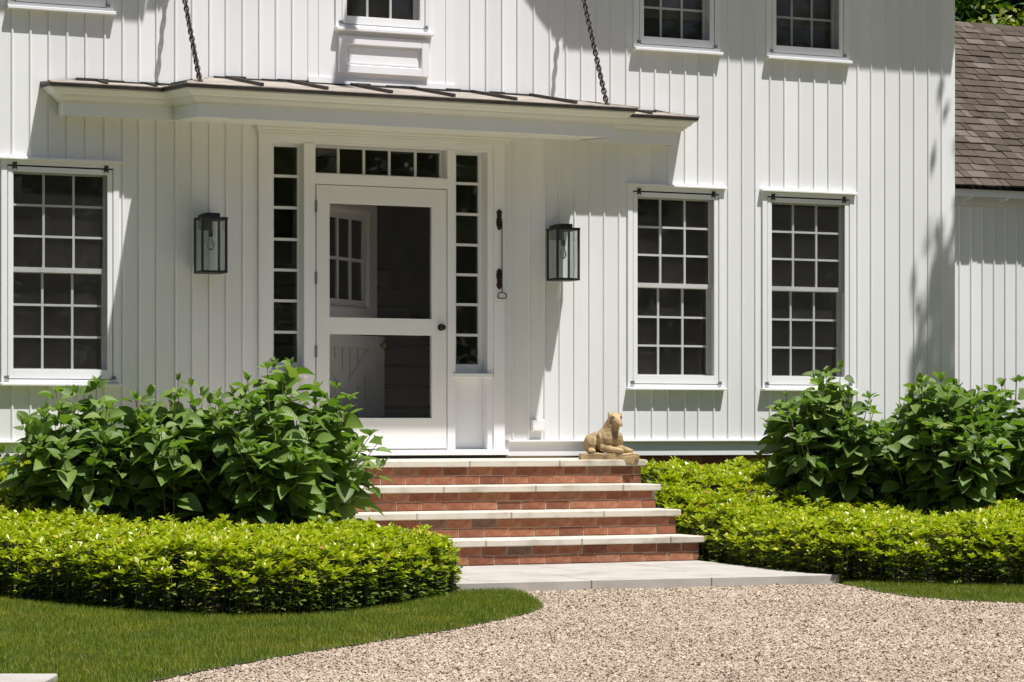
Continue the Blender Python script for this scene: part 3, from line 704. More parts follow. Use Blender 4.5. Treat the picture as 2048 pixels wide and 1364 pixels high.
# ------------------------------------------------------------------ lanterns, bell pull, outlet cover
def lantern(cx, z0, label):
    W_, D, H = 0.2, 0.2, 0.415; yb = -0.055; yf = yb - D
    t = thing('wall_lantern', label, 'lantern', (cx, 0, z0), 'lanterns flanking the front door')
    f = MB(); r = 0.008
    for x in (-W_ / 2 + r, W_ / 2 - r):
        for y in (yb - r, yf + r): f.box(x - r, x + r, y - r, y + r, 0.018, H - 0.02)
    f.frame(-W_ / 2, W_ / 2, 0, 0.018, W_ / 2 - 0.02, W_ / 2 - 0.02, 0.009, 0.009, yf - 0.001, yb + 0.001)
    f.box(-W_ / 2 - 0.002, W_ / 2 + 0.002, yf - 0.002, yb + 0.002, H - 0.0195, H)
    f.build('frame', M['iron'], t, bevel=0.0012)
    bx('roof_box', M['iron'], t, -0.055, 0.055, -0.215, -0.075, H + 0.0005, H + 0.032, bevel=0.003)
    bx('arm', M['iron'], t, -0.055, 0.055, -0.0745, -0.02, H + 0.0005, H + 0.026)
    bx('back_plate', M['iron'], t, -0.055, 0.055, -0.0195, -0.0137, H - 0.085, H + 0.028)
    g = 0.0006
    bx('glass_pane', M['lampglass'], t, -W_ / 2 + 0.017, W_ / 2 - 0.017, yf + 0.006, yf + 0.006 + g, 0.0185, H - 0.02)
    bx('glass_pane', M['lampglass'], t, -W_ / 2 + 0.017, W_ / 2 - 0.017, yb - 0.006 - g, yb - 0.006, 0.0185, H - 0.02)
    for s in (-1, 1):
        x = s * (W_ / 2 - 0.007); bx('glass_pane', M['lampglass'], t, x - g / 2, x + g / 2, yf + 0.017, yb - 0.017, 0.0185, H - 0.02)
    yc = (yb + yf) / 2
    MB().tube([(0, yc, H - 0.02), (0, yc, H - 0.095)], 0.005, 8).build('stem', M['iron'], t)
    MB().lathe([(0.0, H - 0.088), (0.010, H - 0.09), (0.016, H - 0.105), (0.016, H - 0.14), (0.013, H - 0.142), (0.0, H - 0.142)], 0, yc, 14).build('socket', M['iron'], t, smooth=False)
    MB().lathe([(0.012, H - 0.143), (0.014, H - 0.16), (0.022, H - 0.185), (0.027, H - 0.205), (0.024, H - 0.225), (0.012, H - 0.24), (0.0, H - 0.243)], 0, yc, 16).build('bulb', M['bulb'], t, smooth=True)
    for k in range(3): MB().tube([(0.006 * math.cos(k * 2.1), yc + 0.006 * math.sin(k * 2.1), H - 0.15), (0.01 * math.cos(k * 2.1 + 0.6), yc + 0.01 * math.sin(k * 2.1 + 0.6), H - 0.215)], 0.0009, 4).build('filament', M['zinc'], t)
lantern(-1.418, 2.190, 'black square wall lantern on the left of the front door, near the paned window')
lantern(1.478, 2.202, 'black square wall lantern on the right of the front door, half in sunlight')

bp = thing('bell_pull', 'rusty wrought iron bell pull with long rod beside the door', 'bell pull', (0.979, -0.031, 2.06))
def ornate(name, z0, z1, m=M['rust']):
    n = 13; L_, R_ = [], []
    for i in range(n + 1):
        t = i / n; wv = 0.021 + 0.004 * math.sin(t * 11.0 + z0 * 7) + (0.004 if i % 2 else -0.003)
        if i in (0, n): wv = 0.004
        if i in (1, n - 1): wv = 0.016
        L_.append((-wv, 0, z0 + (z1 - z0) * t)); R_.append((wv, 0, z0 + (z1 - z0) * t))
    mb = MB().prism(L_ + R_[::-1], (0, -0.010, 0))
    for i in range(1, 6): mb.box(-0.010, 0.012, -0.02 - 0.003 * (i % 2), -0.0105, z0 + (z1 - z0) * (i - 0.2) / 6, z0 + (z1 - z0) * (i + 0.3) / 6)
    mb.build(name, m, bp, bevel=0.002)
ornate('upper_bracket', 0.535, 0.698); ornate('lower_bracket', 0.068, 0.232)
MB().tube([(0.016, -0.022, 0.60), (0.016, -0.022, 0.40), (0.017, -0.022, 0.05)], 0.0045, 8).build('rod', M['iron'], bp)
hp = [(0.012 * 0 + 0.046 * math.sin(a) * (0.75 + 0.25 * abs(math.cos(a))), -0.022, -0.005 - 0.026 * math.cos(a) * (1 if abs(a) > 0.6 else 0.75)) for a in np.linspace(-math.pi, math.pi, 25)]
MB().tube([(x + 0.017, y, z + 0.022) for x, y, z in hp], 0.0048, 6, False).build('handle', M['rust'], bp)
oc = thing('outlet_cover', 'small white weatherproof outlet cover low on the wall right of the door', 'outlet cover', (1.316, 0, 1.014))
bx('box', M['trim'], oc, -0.056, 0.056, -0.040, -0.0138, 0.0, 0.092, bevel=0.006)
bx('lid', M['trim'], oc, -0.050, 0.050, -0.048, -0.0402, 0.006, 0.086, bevel=0.003)

# ------------------------------------------------------------------ front steps and landing
steps = thing('front_steps', 'four red brick steps with pale stone treads leading to the front door', 'steps', (0, 0, 0))
TOP = [0.80, 0.623, 0.446, 0.267]; NOSE = [-1.30, -1.65, -2.0, -2.35]; ENDS = [1.61, 1.555, 1.54, 1.545]; ST = 0.047
joints = [[-1.27, -0.529, 0.196, 0.919], [-0.90, -0.153, 0.566, 1.27], [-1.21, -0.499, 0.218, 0.943], [-0.86, -0.128, 0.602, 1.30]]
core = MB()
for i in range(4):
    e = ENDS[i]; yb_ = -0.002 if i == 0 else NOSE[i - 1] + 0.03 - 0.002
    y_f = NOSE[i] + 0.03
    zb0 = (TOP[i + 1] if i < 3 else 0.09)
    core.box(-e + 0.004, e - 0.004, y_f + 0.0035, 0.02, zb0 - (0.18 if i < 3 else 0.09), TOP[i] - ST - 0.0005)
    xs = [-e - 0.03] + joints[i] + [e + 0.03]
    if i: xs = [-e - 0.03] + [j for j in joints[i]] + [e + 0.03]
    for a, b in zip(xs[:-1], xs[1:]):
        yy = yb_ if i else -0.076
        s = MB().box(a + 0.0025, b - 0.0025, NOSE[i] + random.uniform(-0.002, 0.002), yy, TOP[i] - ST, TOP[i] + random.uniform(-0.001, 0.001)).build('tread_stone', M['stone'], steps, bevel=0.005)
    for k in range(2):
        course(steps, -e, e, y_f, zb0 + 0.004 + 0.0645 * k, (0.07 * i + (0.097 if k else 0.0) + 0.04))
core.build('mortar_core', M['mortar'], steps)
landing = MB().box(-1.36, 1.505, -4.075, -2.33, 0.0, 0.078).build('landing', M['soil']); landing['kind'] = 'structure'
rows = [(-2.322, -3.16, [-1.25, -0.53, 0.19, 0.90]), (-3.16, -3.82, [-0.87, -0.15, 0.555, 1.20]), (-3.82, None, [-1.10, -0.2, 0.62])]
for y1, y0, js in rows:
    xs = [-1.38] + js + [1.53]
    for a, b in zip(xs[:-1], xs[1:]):
        ya, yb_ = (y0, y0) if y0 else (-4.14 - 0.055 * (a + 1.0), -4.14 - 0.055 * (b + 1.0))     # the front row is cut on a slight skew
        MB().prism([(a + 0.003, ya + 0.003, 0.02), (b - 0.003, yb_ + 0.003, 0.02), (b - 0.003, y1 - 0.003, 0.02), (a + 0.003, y1 - 0.003, 0.02)], (0, 0, 0.070 + random.uniform(-0.0015, 0.0015))).build('paver', M['paver'], landing, bevel=0.003)

# ------------------------------------------------------------------ stone hound on its plinth
SX = Vector((math.cos(YAW), -math.sin(YAW), 0))
dog = thing('dog_statue', 'weathered sandstone statue of a reclining hound at the edge of the top step', 'statue', (1.405, -1.13, 0.80), rz=-YAW)
def blob(bm, c, r, rot=None):
    m = Matrix.Translation(c) @ (rot.to_matrix().to_4x4() if rot else Matrix()) @ Matrix.Diagonal((*r, 1))
    bmesh.ops.create_uvsphere(bm, u_segments=16, v_segments=10, radius=1.0, matrix=m)
def limb(bm, a, b, ra, rb, n=7):
    a, b = Vector(a), Vector(b)
    for i in range(n):
        t = i / (n - 1); r = ra + (rb - ra) * t; blob(bm, a.lerp(b, t), (r, r, r))
bm = bmesh.new()
Z = 0.05
blob(bm, (0.0, -0.015, 0.155), (0.098, 0.085, 0.100)); blob(bm, (-0.07, 0.03, 0.13), (0.10, 0.075, 0.085))
blob(bm, (-0.125, 0.055, 0.118), (0.066, 0.072, 0.080)); blob(bm, (-0.138, -0.03, 0.112), (0.044, 0.058, 0.070))
blob(bm, (-0.132, -0.085, 0.066), (0.030, 0.034, 0.020))
blob(bm, (-0.055, -0.045, 0.14), (0.040, 0.04, 0.075)); blob(bm, (0.066, -0.03, 0.14), (0.042, 0.045, 0.075))
limb(bm, (0.005, -0.02, 0.21), (0.038, -0.035, 0.295), 0.066, 0.050)
blob(bm, (0.046, -0.042, 0.308), (0.050, 0.052, 0.045)); limb(bm, (0.058, -0.075, 0.292), (0.080, -0.118, 0.264), 0.036, 0.020, 6)
blob(bm, (0.083, -0.124, 0.262), (0.017, 0.014, 0.013))
blob(bm, (0.002, -0.018, 0.338), (0.013, 0.014, 0.024)); blob(bm, (0.088, -0.02, 0.330), (0.012, 0.014, 0.022))
blob(bm, (0.030, -0.086, 0.327), (0.014, 0.012, 0.009)); blob(bm, (0.086, -0.082, 0.325), (0.012, 0.012, 0.009))
limb(bm, (-0.045, -0.075, 0.085), (0.055, -0.098, 0.070), 0.031, 0.024); blob(bm, (0.075, -0.102, 0.066), (0.036, 0.024, 0.020))
limb(bm, (0.075, -0.05, 0.085), (0.135, -0.062, 0.070), 0.028, 0.023); blob(bm, (0.150, -0.066, 0.066), (0.034, 0.022, 0.019))
me = bpy.data.meshes.new('hound_body'); bm.to_mesh(me); bm.free(); me.materials.append(M['statue'])
hb = link('body', me, dog)
md = hb.modifiers.new('r', 'REMESH'); md.mode = 'VOXEL'; md.voxel_size = 0.0042; md.use_smooth_shade = True
md = hb.modifiers.new('s', 'SMOOTH'); md.iterations = 4; md.factor = 0.5
tx = bpy.data.textures.new('chisel', 'CLOUDS'); tx.noise_scale = 0.022
md = hb.modifiers.new('d', 'DISPLACE'); md.texture = tx; md.strength = 0.008; md.mid_level = 0.5
for x, y, z in ((0.030, -0.091, 0.316), (0.088, -0.087, 0.314)):
    e = bmesh.new(); blob(e, (x, y, z), (0.009, 0.005, 0.006)); em = bpy.data.meshes.new('eye'); e.to_mesh(em); e.free(); em.materials.append(M['statue_dark']); link('eye', em, dog)
pl = bmesh.new(); bmesh.ops.create_cube(pl, size=1.0, matrix=Matrix.Translation((0, 0.0, 0.025)) @ Matrix.Diagonal((0.44, 0.235, 0.05, 1)))
bmesh.ops.subdivide_edges(pl, edges=pl.edges[:], cuts=9, use_grid_fill=True)
for v in pl.verts:
    v.co.x += 0.006 * math.sin(v.co.y * 40 + v.co.z * 30); v.co.y += 0.005 * math.sin(v.co.x * 33) 
    if v.co.z > 0.04: v.co.z += 0.004 * math.sin(v.co.x * 45) - (0.008 if abs(v.co.x) > 0.205 or abs(v.co.y) > 0.11 else 0)
pm = bpy.data.meshes.new('plinth'); pl.to_mesh(pm); pl.free(); pm.materials.append(M['statue']); link('plinth', pm, dog)
dp = MB()
P = [(0.075, 0.012), (0.10, 0.004), (0.125, -0.018), (0.142, -0.036), (0.150, -0.024), (0.162, -0.030), (0.174, -0.040), (0.188, -0.016), (0.204, 0.004), (0.214, 0.020), (0.19, 0.034), (0.15, 0.028), (0.11, 0.024)]
dp.prism([(x, -0.124, z) for x, z in P], (0, -0.011, 0)); dp.build('carved_drapery', M['statue'], dog, bevel=0.003)

# ------------------------------------------------------------------ shed with shingle roof
shed = thing('shed', 'white board outbuilding with brown cedar shingle roof behind the house corner', 'shed', (5.3, 2.5, 0))
SO = Vector((5.3, 2.5, 0))
def sb(name, m, x0, x1, y0, y1, z0, z1, **k): return bx(name, m, shed, x0 - SO.x, x1 - SO.x, y0 - SO.y, y1 - SO.y, z0, z1, **k)
SXR = 13.0
sb('wall', M['trim'], 5.30, SXR, 2.52, 2.62, 0, 3.40); sb('wall', M['trim'], SXR - 0.1, SXR, 2.62, 7.8, 0, 3.40)
x = 5.30 + 0.064
while x < SXR - 0.05:
    m = MB(); a = x - SO.x; m.box(a + 0.0015, a + 0.1325 - 0.0015, 0, 0.0195, 0.1, 3.196)
    k = len(m.v)
    for zz in (0.1, 3.196):
        for dx, dy in ((-0.0095, -0.0005), (-0.008, -0.009), (0, -0.0135), (0.008, -0.009), (0.0095, -0.0005)): m.v.append((a + dx, dy, zz))
    m.f += [(k + i, k + i + 1, k + 6 + i, k + 5 + i) for i in range(4)]
    m.build('board', M['board'], shed); x += 0.1325
sb('frieze', M['trim'], 5.3, SXR, 2.475, 2.519, 3.197, 3.30)
sb('fascia', M['trim'], 5.3, SXR + 0.2, 2.300, 2.325, 3.275, 3.352)
x = 6.976 - 0.42 * 3
while x < SXR:
    MB().prism([(x - 0.018 - SO.x, 2.326 - SO.y, 3.262), (x - 0.018 - SO.x, 2.474 - SO.y, 3.24), (x - 0.018 - SO.x, 2.474 - SO.y, 3.34), (x - 0.018 - SO.x, 2.326 - SO.y, 3.34)], (0.036, 0, 0)).build('rafter_tail', M['trim'], shed); x += 0.42
RA = Vector((0, 2.8, 2.02)).normalized(); RN = Vector((0, -RA.z, RA.y)); RO = Vector((0, 2.245, 3.365))
SLOPE = math.hypot(2.815, 2.03)
dk = MB(); p0 = RO - RN * 0.03 - SO; p1 = p0 + RA * SLOPE
dk.prism([(0, p0.y, p0.z), (0, p1.y, p1.z), (0, 2 * p1.y - p0.y, p0.z)], (SXR + 0.2 - SO.x, 0, 0)); dk.build('roof_deck', M['dark'], shed)
shm = MB().prism([(-0.5, 0, 0.0), (-0.5, 0.30, 0.0), (-0.5, 0.30, 0.004), (-0.5, 0, 0.0135)], (1.0, 0, 0)).mesh('shingle', M['shingle'])
roofrot = math.atan2(RA.z, RA.y)
rest = []
NR = 25; EX = SLOPE / NR
for r in range(NR):
    s = r * EX; t = r / (NR - 1)
    vis0, vis1 = 6.62 + (8.45 - 6.62) * t, 7.62 + (9.62 - 7.62) * t
    x = 5.28 - random.uniform(0, 0.15)
    while x < SXR + 0.15:
        wd = random.choice((0.09, 0.12, 0.15, 0.18, 0.21)) * random.uniform(0.9, 1.1)
        jit = random.uniform(-0.008, 0.008)
        p = RO - SO + RA * (s + jit) + RN * (0.004 + 0.002 * random.random())
        loc = Vector((x + wd / 2 - SO.x, p.y, p.z))
        tilt = roofrot - R(2.2) + random.gauss(0, 0.012)
        mtx = Matrix.Translation(loc) @ Matrix.Rotation(tilt, 4, 'X') @ Matrix.Rotation(random.gauss(0, 0.01), 4, 'Z') @ Matrix.Diagonal((wd - 0.006, 1, random.uniform(0.9, 1.5), 1))
        if vis0 < x + wd and x < vis1:
            o = link('shingle', shm, shed); o.matrix_local = mtx
        else: rest.append(mtx)
        x += wd
tv = [v.co[:] for v in shm.vertices]; tf = [p.vertices[:] for p in shm.polygons if len(p.vertices) == 4]
scatter('shingle_field', (tv, tf, None), [np.array(m) for m in rest], M['shingle'], shed)
rc = MB()
for k in range(34):
    a = -0.1 + k * 0.235; q = p1 + RN * 0.03
    rc.prism([(a, q.y - 0.10, q.z - 0.062), (a, q.y, q.z + 0.014), (a + 0.232, q.y, q.z + 0.008), (a + 0.232, q.y - 0.10, q.z - 0.068)], (0, 0.004, 0.012))
rc.build('ridge_cap', M['shingle'], shed)

# ------------------------------------------------------------------ plants
def leaf_template(fold=0.35, curl=0.25, n=6, wprof=None):
    """unit leaf, length 1 along Y, width 1 along X at its widest; three points per section"""
    v, f, uv = [], [], []
    for i in range(n + 1):
        t = i / n
        wd = wprof(t) / 2
        z = -curl * t * t
        e = wd * fold
        v += [(-wd, t, z + e), (0, t, z), (wd, t, z + e)]; uv += [(0.5 - wd, t), (0.5, t), (0.5 + wd, t)]
    for i in range(n):
        a = i * 3
        f += [(a, a + 1, a + 4, a + 3), (a + 1, a + 2, a + 5, a + 4)]
    return v, f, uv
ovate = lambda t: (math.sin(math.pi * min(1, t ** 0.86)) ** 0.72) * (1.0 - 0.10 * t) * (1.0 if t < 0.8 else 1.0 - 0.55 * (t - 0.8) / 0.2) + 0.004
def leaf_mesh(name, tm, m):
    me = bpy.data.meshes.new(name); me.from_pydata(tm[0], [], tm[1]); ul = me.uv_layers.new(name="UVMap")
    for lp in me.loops: ul.data[lp.index].uv = tm[2][lp.vertex_index]
    me.polygons.foreach_set('use_smooth', [True] * len(me.polygons)); me.materials.append(m); return me
HT = [leaf_template(fo, cu, 6, ovate) for fo, cu in ((0.22, 0.14), (0.42, 0.25), (0.6, 0.08), (0.3, 0.36))]
HM = [leaf_mesh('leaf', t, M['hyd']) for t in HT]

def hydrangea(label, x, y, z0, rx, ry, h, nst, seed, group='hydrangea shrubs in the beds'):
    rd = random.Random(seed)
    t = thing('hydrangea_shrub', label, 'shrub', (x, y, z0), group)
    leaves = []
    for s in range(nst):
        a = rd.uniform(0, 2 * math.pi); rr = math.sqrt((s + 0.5) / nst)
        top = Vector((rx * rr * math.cos(a), ry * rr * math.sin(a), h * (1.0 - 0.42 * rr * rr) * rd.uniform(0.86, 1.07)))
        base = Vector((top.x * 0.35 + rd.uniform(-0.05, 0.05), top.y * 0.35 + rd.uniform(-0.05, 0.05), -0.05))
        ctl = base.lerp(top, 0.5) + Vector((-top.x, -top.y, 0)) * 0.12 + Vector((0, 0, 0.1 * h))
        def pt(u): return base * (1 - u) ** 2 + ctl * 2 * u * (1 - u) + top * u * u
        MB().tube([pt(u) for u in (0, 0.25, 0.5, 0.75, 1.0)], [0.0055, 0.005, 0.0045, 0.0035, 0.0025], 5).build('stem', M['hydstem'], t)
        L = (top - base).length; az = rd.uniform(0, 6.28); u = 0.26 + rd.uniform(0, 0.08)
        while u < 1.0:
            p = pt(u); near = (1 - u) * L
            size = min(1.0, 0.50 + near * 2.2) * rd.uniform(0.75, 1.15) * (0.8 if u < 0.4 else 1.0)
            el = R(42) * math.exp(-near / 0.12) - R(6) + R(rd.gauss(0, 18))
            for k in (0, 1):
                if rd.random() < 0.06 + (0.35 if u < 0.38 else 0.0): continue
                aa = az + math.pi * k + rd.gauss(0, 0.35)
                d = Vector((math.cos(aa) * math.cos(el), math.sin(aa) * math.cos(el), math.sin(el)))
                up = Vector((rd.gauss(0, 0.35) - 0.15, rd.gauss(0, 0.35) - 0.35, 1.0))
                st = p + d * 0.028
                sz = 0.176 * size
                leaves.append((st, basis(st, d, up, (sz * rd.uniform(0.68, 0.88), sz, sz * rd.uniform(0.7, 1.3))), rd.randrange(4)))
            az += math.pi / 2 + rd.gauss(0, 0.2); u += rd.uniform(0.052, 0.085) / L
        for k in range(3):                                    # young leaves at the tip
            aa = az + k * 2.1; el = R(rd.uniform(45, 80)); d = Vector((math.cos(aa) * math.cos(el), math.sin(aa) * math.cos(el), math.sin(el)))
            sz = rd.uniform(0.05, 0.085); st = top
            leaves.append((st, basis(st, d, Vector((-d.x, -d.y, 0.6)), (sz * 0.55, sz, sz * 0.7)), rd.randrange(4)))
    view = Vector((CAM.x - x, CAM.y - y, 0)).normalized()
    leaves.sort(key=lambda q: -(q[0].dot(view) * 1.0 + q[0].z * 0.5))
    for p, m, k in leaves[:300]:
        o = link('leaf', HM[k], t); o.matrix_local = m
    for k in range(4):
        r_ = [np.array(m) for p, m, kk in leaves[300:] if kk == k]
        if r_:
            f = scatter('foliage', HT[k], r_, M['hyd'], t); f.data.polygons.foreach_set('use_smooth', [True] * len(f.data.polygons))
    return t
hydrangea('low broad hydrangea shrub below the left paned window, leftmost of the shrubs', -2.74, -1.60, 0.16, 0.58, 0.60, 1.14, 46, 11)
hydrangea('tall dense hydrangea shrub hiding the left ends of the steps', -1.60, -2.36, 0.05, 0.72, 0.66, 1.33, 70, 23)
hydrangea('hydrangea shrub squeezed between the two larger shrubs of the left bed', -2.20, -1.95, 0.10, 0.52, 0.54, 1.24, 44, 29)
hydrangea('hydrangea shrub under the rightmost lower window, leftmost in the right bed', 2.98, -1.70, 0.14, 0.52, 0.52, 1.28, 52, 31)
hydrangea('hydrangea shrub in front of the house corner, in the middle of the right bed', 3.62, -2.20, 0.06, 0.56, 0.58, 1.34, 58, 43)
hydrangea('hydrangea shrub cut by the right edge of the picture', 4.40, -1.85, 0.12, 0.64, 0.55, 1.26, 58, 57)

# ---- yellow-green ground cover, one mass per bed
def inside(poly, x, y):
    c = False; n = len(poly)
    for i in range(n):
        (xa_, ya_), (xb_, yb_) = poly[i], poly[i - 1]
        if (ya_ > y) != (yb_ > y) and x < (xb_ - xa_) * (y - ya_) / (yb_ - ya_) + xa_: c = not c
    return c
def inside_np(poly, x, y):
    c = np.zeros(len(x), bool); n = len(poly)
    for i in range(n):
        (xa_, ya_), (xb_, yb_) = poly[i], poly[i - 1]
        if ya_ == yb_: continue
        k = ((ya_ > y) != (yb_ > y)) & (x < (xb_ - xa_) * (y - ya_) / (yb_ - ya_) + xa_); c ^= k
    return c
def dist_np(poly, x, y):
    d = np.full(len(x), 1e9); n = len(poly)
    for i in range(n):
        ax, ay = poly[i]; bx_, by = poly[(i + 1) % n]
        vx, vy = bx_ - ax, by - ay; q = vx * vx + vy * vy
        t = np.clip(((x - ax) * vx + (y - ay) * vy) / q, 0, 1)
        d = np.minimum(d, np.hypot(x - ax - t * vx, y - ay - t * vy))
    return d
def near_view(x, y, side=0.2):
    """ground the photograph could plausibly show, with a margin of a step either way"""
    ax, ay = x - CAM.x, y - CAM.y
    dep = ax * math.sin(YAW) + ay * math.cos(YAW); r_ = ax * math.cos(YAW) - ay * math.sin(YAW)
    return (np.abs(r_ / dep) < (1024.0 / 5150.0) * (1 + 2 * side)) & (dep > 9.3)
def smooth_poly(p, it=2):
    for _ in range(it):
        q = []
        for i in range(len(p)):
            a, b = p[i], p[(i + 1) % len(p)]
            q += [(a[0] * 0.75 + b[0] * 0.25, a[1] * 0.75 + b[1] * 0.25), (a[0] * 0.25 + b[0] * 0.75, a[1] * 0.25 + b[1] * 0.75)]
        p = q
    return p
BED_L = smooth_poly([(-5.0, 0.0), (-5.0, -2.9), (-3.80, -3.3), (-3.60, -4.35), (-3.36, -5.25), (-3.0, -5.66), (-2.45, -5.66), (-1.88, -5.17), (-1.30, -4.50), (-1.00, -4.02), (-1.06, -3.2), (-1.40, -2.45), (-1.66, -2.0), (-1.66, -1.2), (-1.62, 0.0)], 1)
BED_R = smooth_poly([(1.72, -0.42), (1.64, -1.3), (1.62, -2.0), (1.58, -2.5), (1.50, -3.1), (1.45, -3.7), (1.47, -4.25), (1.80, -4.60), (2.33, -5.17), (3.4, -5.9), (6.0, -6.6), (6.5, -3.0), (5.6, -0.42)], 1)
def hnoise(x, y):
    return 0.5 * np.sin(x * 5.1 + 1.3) * np.cos(y * 4.3 + 0.5) + 0.3 * np.sin(x * 11.3 + y * 7.7) + 0.2 * np.sin(x * 23 - y * 19)
def soil_h(x, y):
    t = np.clip((y + 2.7) / 2.2, 0, 1)
    return 0.04 + 0.37 * t * t * (3 - 2 * t)
whorl_leaf = ([(0, 0, 0), (-0.5, 0.62, 0.06), (0, 0.60, 0), (0.5, 0.62, 0.06), (0, 1.0, -0.06)], [(0, 2, 1), (0, 3, 2), (1, 2, 4), (2, 3, 4)], None)
def rot_basis(p, az, el, roll, L, Wd):
    """vectorised basis: local Y along (az,el)"""
    ca, sa, ce, se = np.cos(az), np.sin(az), np.cos(el), np.sin(el)
    d = np.stack([ca * ce, sa * ce, se], 1); x = np.stack([sa, -ca, 0 * az], 1); z = np.cross(x, d)
    cr_, sr = np.cos(roll)[:, None], np.sin(roll)[:, None]
    x2 = x * cr_ + z * sr; z2 = -x * sr + z * cr_
    m = np.zeros((len(p), 4, 4)); m[:, :3, 0] = x2 * Wd[:, None]; m[:, :3, 1] = d * L[:, None]; m[:, :3, 2] = z2 * L[:, None]; m[:, :3, 3] = p; m[:, 3, 3] = 1
    return m
def bed(poly, label, seed, dens, xlim):
    g = np.random.default_rng(seed)
    P_ = np.array(poly); lo, hi = P_.min(0), P_.max(0)
    lo[0] = max(lo[0], xlim[0]); hi[0] = min(hi[0], xlim[1])
    n = int((hi[0] - lo[0]) * (hi[1] - lo[1]) * dens)
    x, y = g.uniform(lo[0], hi[0], n), g.uniform(lo[1], hi[1], n)
    k = inside_np(poly, x, y) & near_view(x, y); x, y = x[k], y[k]
    d = dist_np(poly, x, y)
    rim = np.sqrt(np.clip(1 - (1 - np.clip(d / 0.24, 0, 1)) ** 2, 0, 1))
    hs = soil_h(x, y); top = hs + (0.315 + 0.068 * hnoise(x, y)) * (0.44 + 0.56 * rim)
    top += g.normal(0, 0.020, len(x)) + np.where(g.random(len(x)) < 0.05, g.uniform(0.02, 0.06, len(x)), 0)
    def whorls(px, py, pz, nl, L0, el0, tiltx):
        N = len(px); a0 = g.uniform(0, 6.28, N); M_ = []
        for j in range(nl):
            az = a0 + j * 6.283 / nl + g.normal(0, 0.22, N); el = R(el0) + g.normal(0, 0.24, N)
            L = L0 * g.uniform(0.72, 1.2, N)
            M_.append(rot_basis(np.stack([px, py, pz], 1), az, el, g.normal(0, 0.3, N), L, L * g.uniform(0.40, 0.54, N)))
        return np.concatenate(M_)
    kq = d < 0.3
    mt = [whorls(x[kq], y[kq], top[kq] - 0.045 - 0.03 * g.random(kq.sum()), 5, 0.056, 8, 0), whorls(x, y, top, 6, 0.057, 26, 0), whorls(x, y, top + 0.006, 3, 0.042, 58, 0)]
    o = scatter('groundcover', whorl_leaf, np.concatenate(mt), M['pachy'])
    tag(o, label, 'ground cover', kind='stuff')
    # lower tiers: older darker leaves down the stems, mostly seen on the sheared front face
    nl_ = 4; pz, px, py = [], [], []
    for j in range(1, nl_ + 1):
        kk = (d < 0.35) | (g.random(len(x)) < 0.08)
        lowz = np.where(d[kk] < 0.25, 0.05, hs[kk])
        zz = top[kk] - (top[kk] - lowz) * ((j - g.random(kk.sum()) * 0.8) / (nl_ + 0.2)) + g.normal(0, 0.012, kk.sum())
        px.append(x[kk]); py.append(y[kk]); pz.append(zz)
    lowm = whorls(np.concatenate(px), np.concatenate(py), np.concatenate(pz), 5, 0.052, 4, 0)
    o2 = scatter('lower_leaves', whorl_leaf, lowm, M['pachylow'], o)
    # stems
    kk = d < 0.45
    sx, sy, stp, sh_ = x[kk], y[kk], top[kk], hs[kk]
    stem = ([(-0.5, 0, 0), (0.5, 0, 0), (0.5, 1, 0), (-0.5, 1, 0), (0, 0, -0.5), (0, 0, 0.5), (0, 1, 0.5), (0, 1, -0.5)], [(0, 1, 2, 3), (4, 5, 6, 7)], None)
    hh = stp - sh_
    mm = rot_basis(np.stack([sx, sy, sh_], 1), g.uniform(0, 6.28, len(sx)), R(84) + g.normal(0, 0.06, len(sx)), g.uniform(0, 3, len(sx)), hh, np.full(len(sx), 0.004))
    mm[:, :3, 2] = mm[:, :3, 2] / np.maximum(hh, 1e-3)[:, None] * 0.004
    scatter('stems', stem, mm, M['hydstem'], o)
    return o
bed(BED_L, 'bright yellow green ground cover filling the bed left of the steps', 3, 440, (-4.6, 9))
bed(BED_R, 'bright yellow green ground cover filling the bed right of the steps', 5, 440, (-9, 6.2))
def soil_mesh(poly, name):
    nx = 36; P_ = np.array(poly); lo, hi = P_.min(0), P_.max(0)
    v, f = [], []
    cx_, cy_ = P_.mean(0)
    rings = 9; n = len(poly)
    for r in range(rings):
        s = 1 - r / rings * 0.97
        for px, py in poly:
            qx, qy = cx_ + (px - cx_) * s * 0.985, cy_ + (py - cy_) * s * 0.985
            v.append((qx, qy, max(0.01, float(soil_h(np.array([qx]), np.array([qy]))[0]) * min(1.0, 0.12 + r * 0.35))))
    for r in range(rings - 1):
        for i in range(n): f.append((r * n + i, r * n + (i + 1) % n, (r + 1) * n + (i + 1) % n, (r + 1) * n + i))
    f.append(tuple((rings - 1) * n + i for i in range(n)))
    me = bpy.data.meshes.new(name); me.from_pydata(v, [], f); me.materials.append(M['soil']); o = link(name, me); o['kind'] = 'structure'
soil_mesh(BED_L, 'planting_bed'); soil_mesh(BED_R, 'planting_bed')

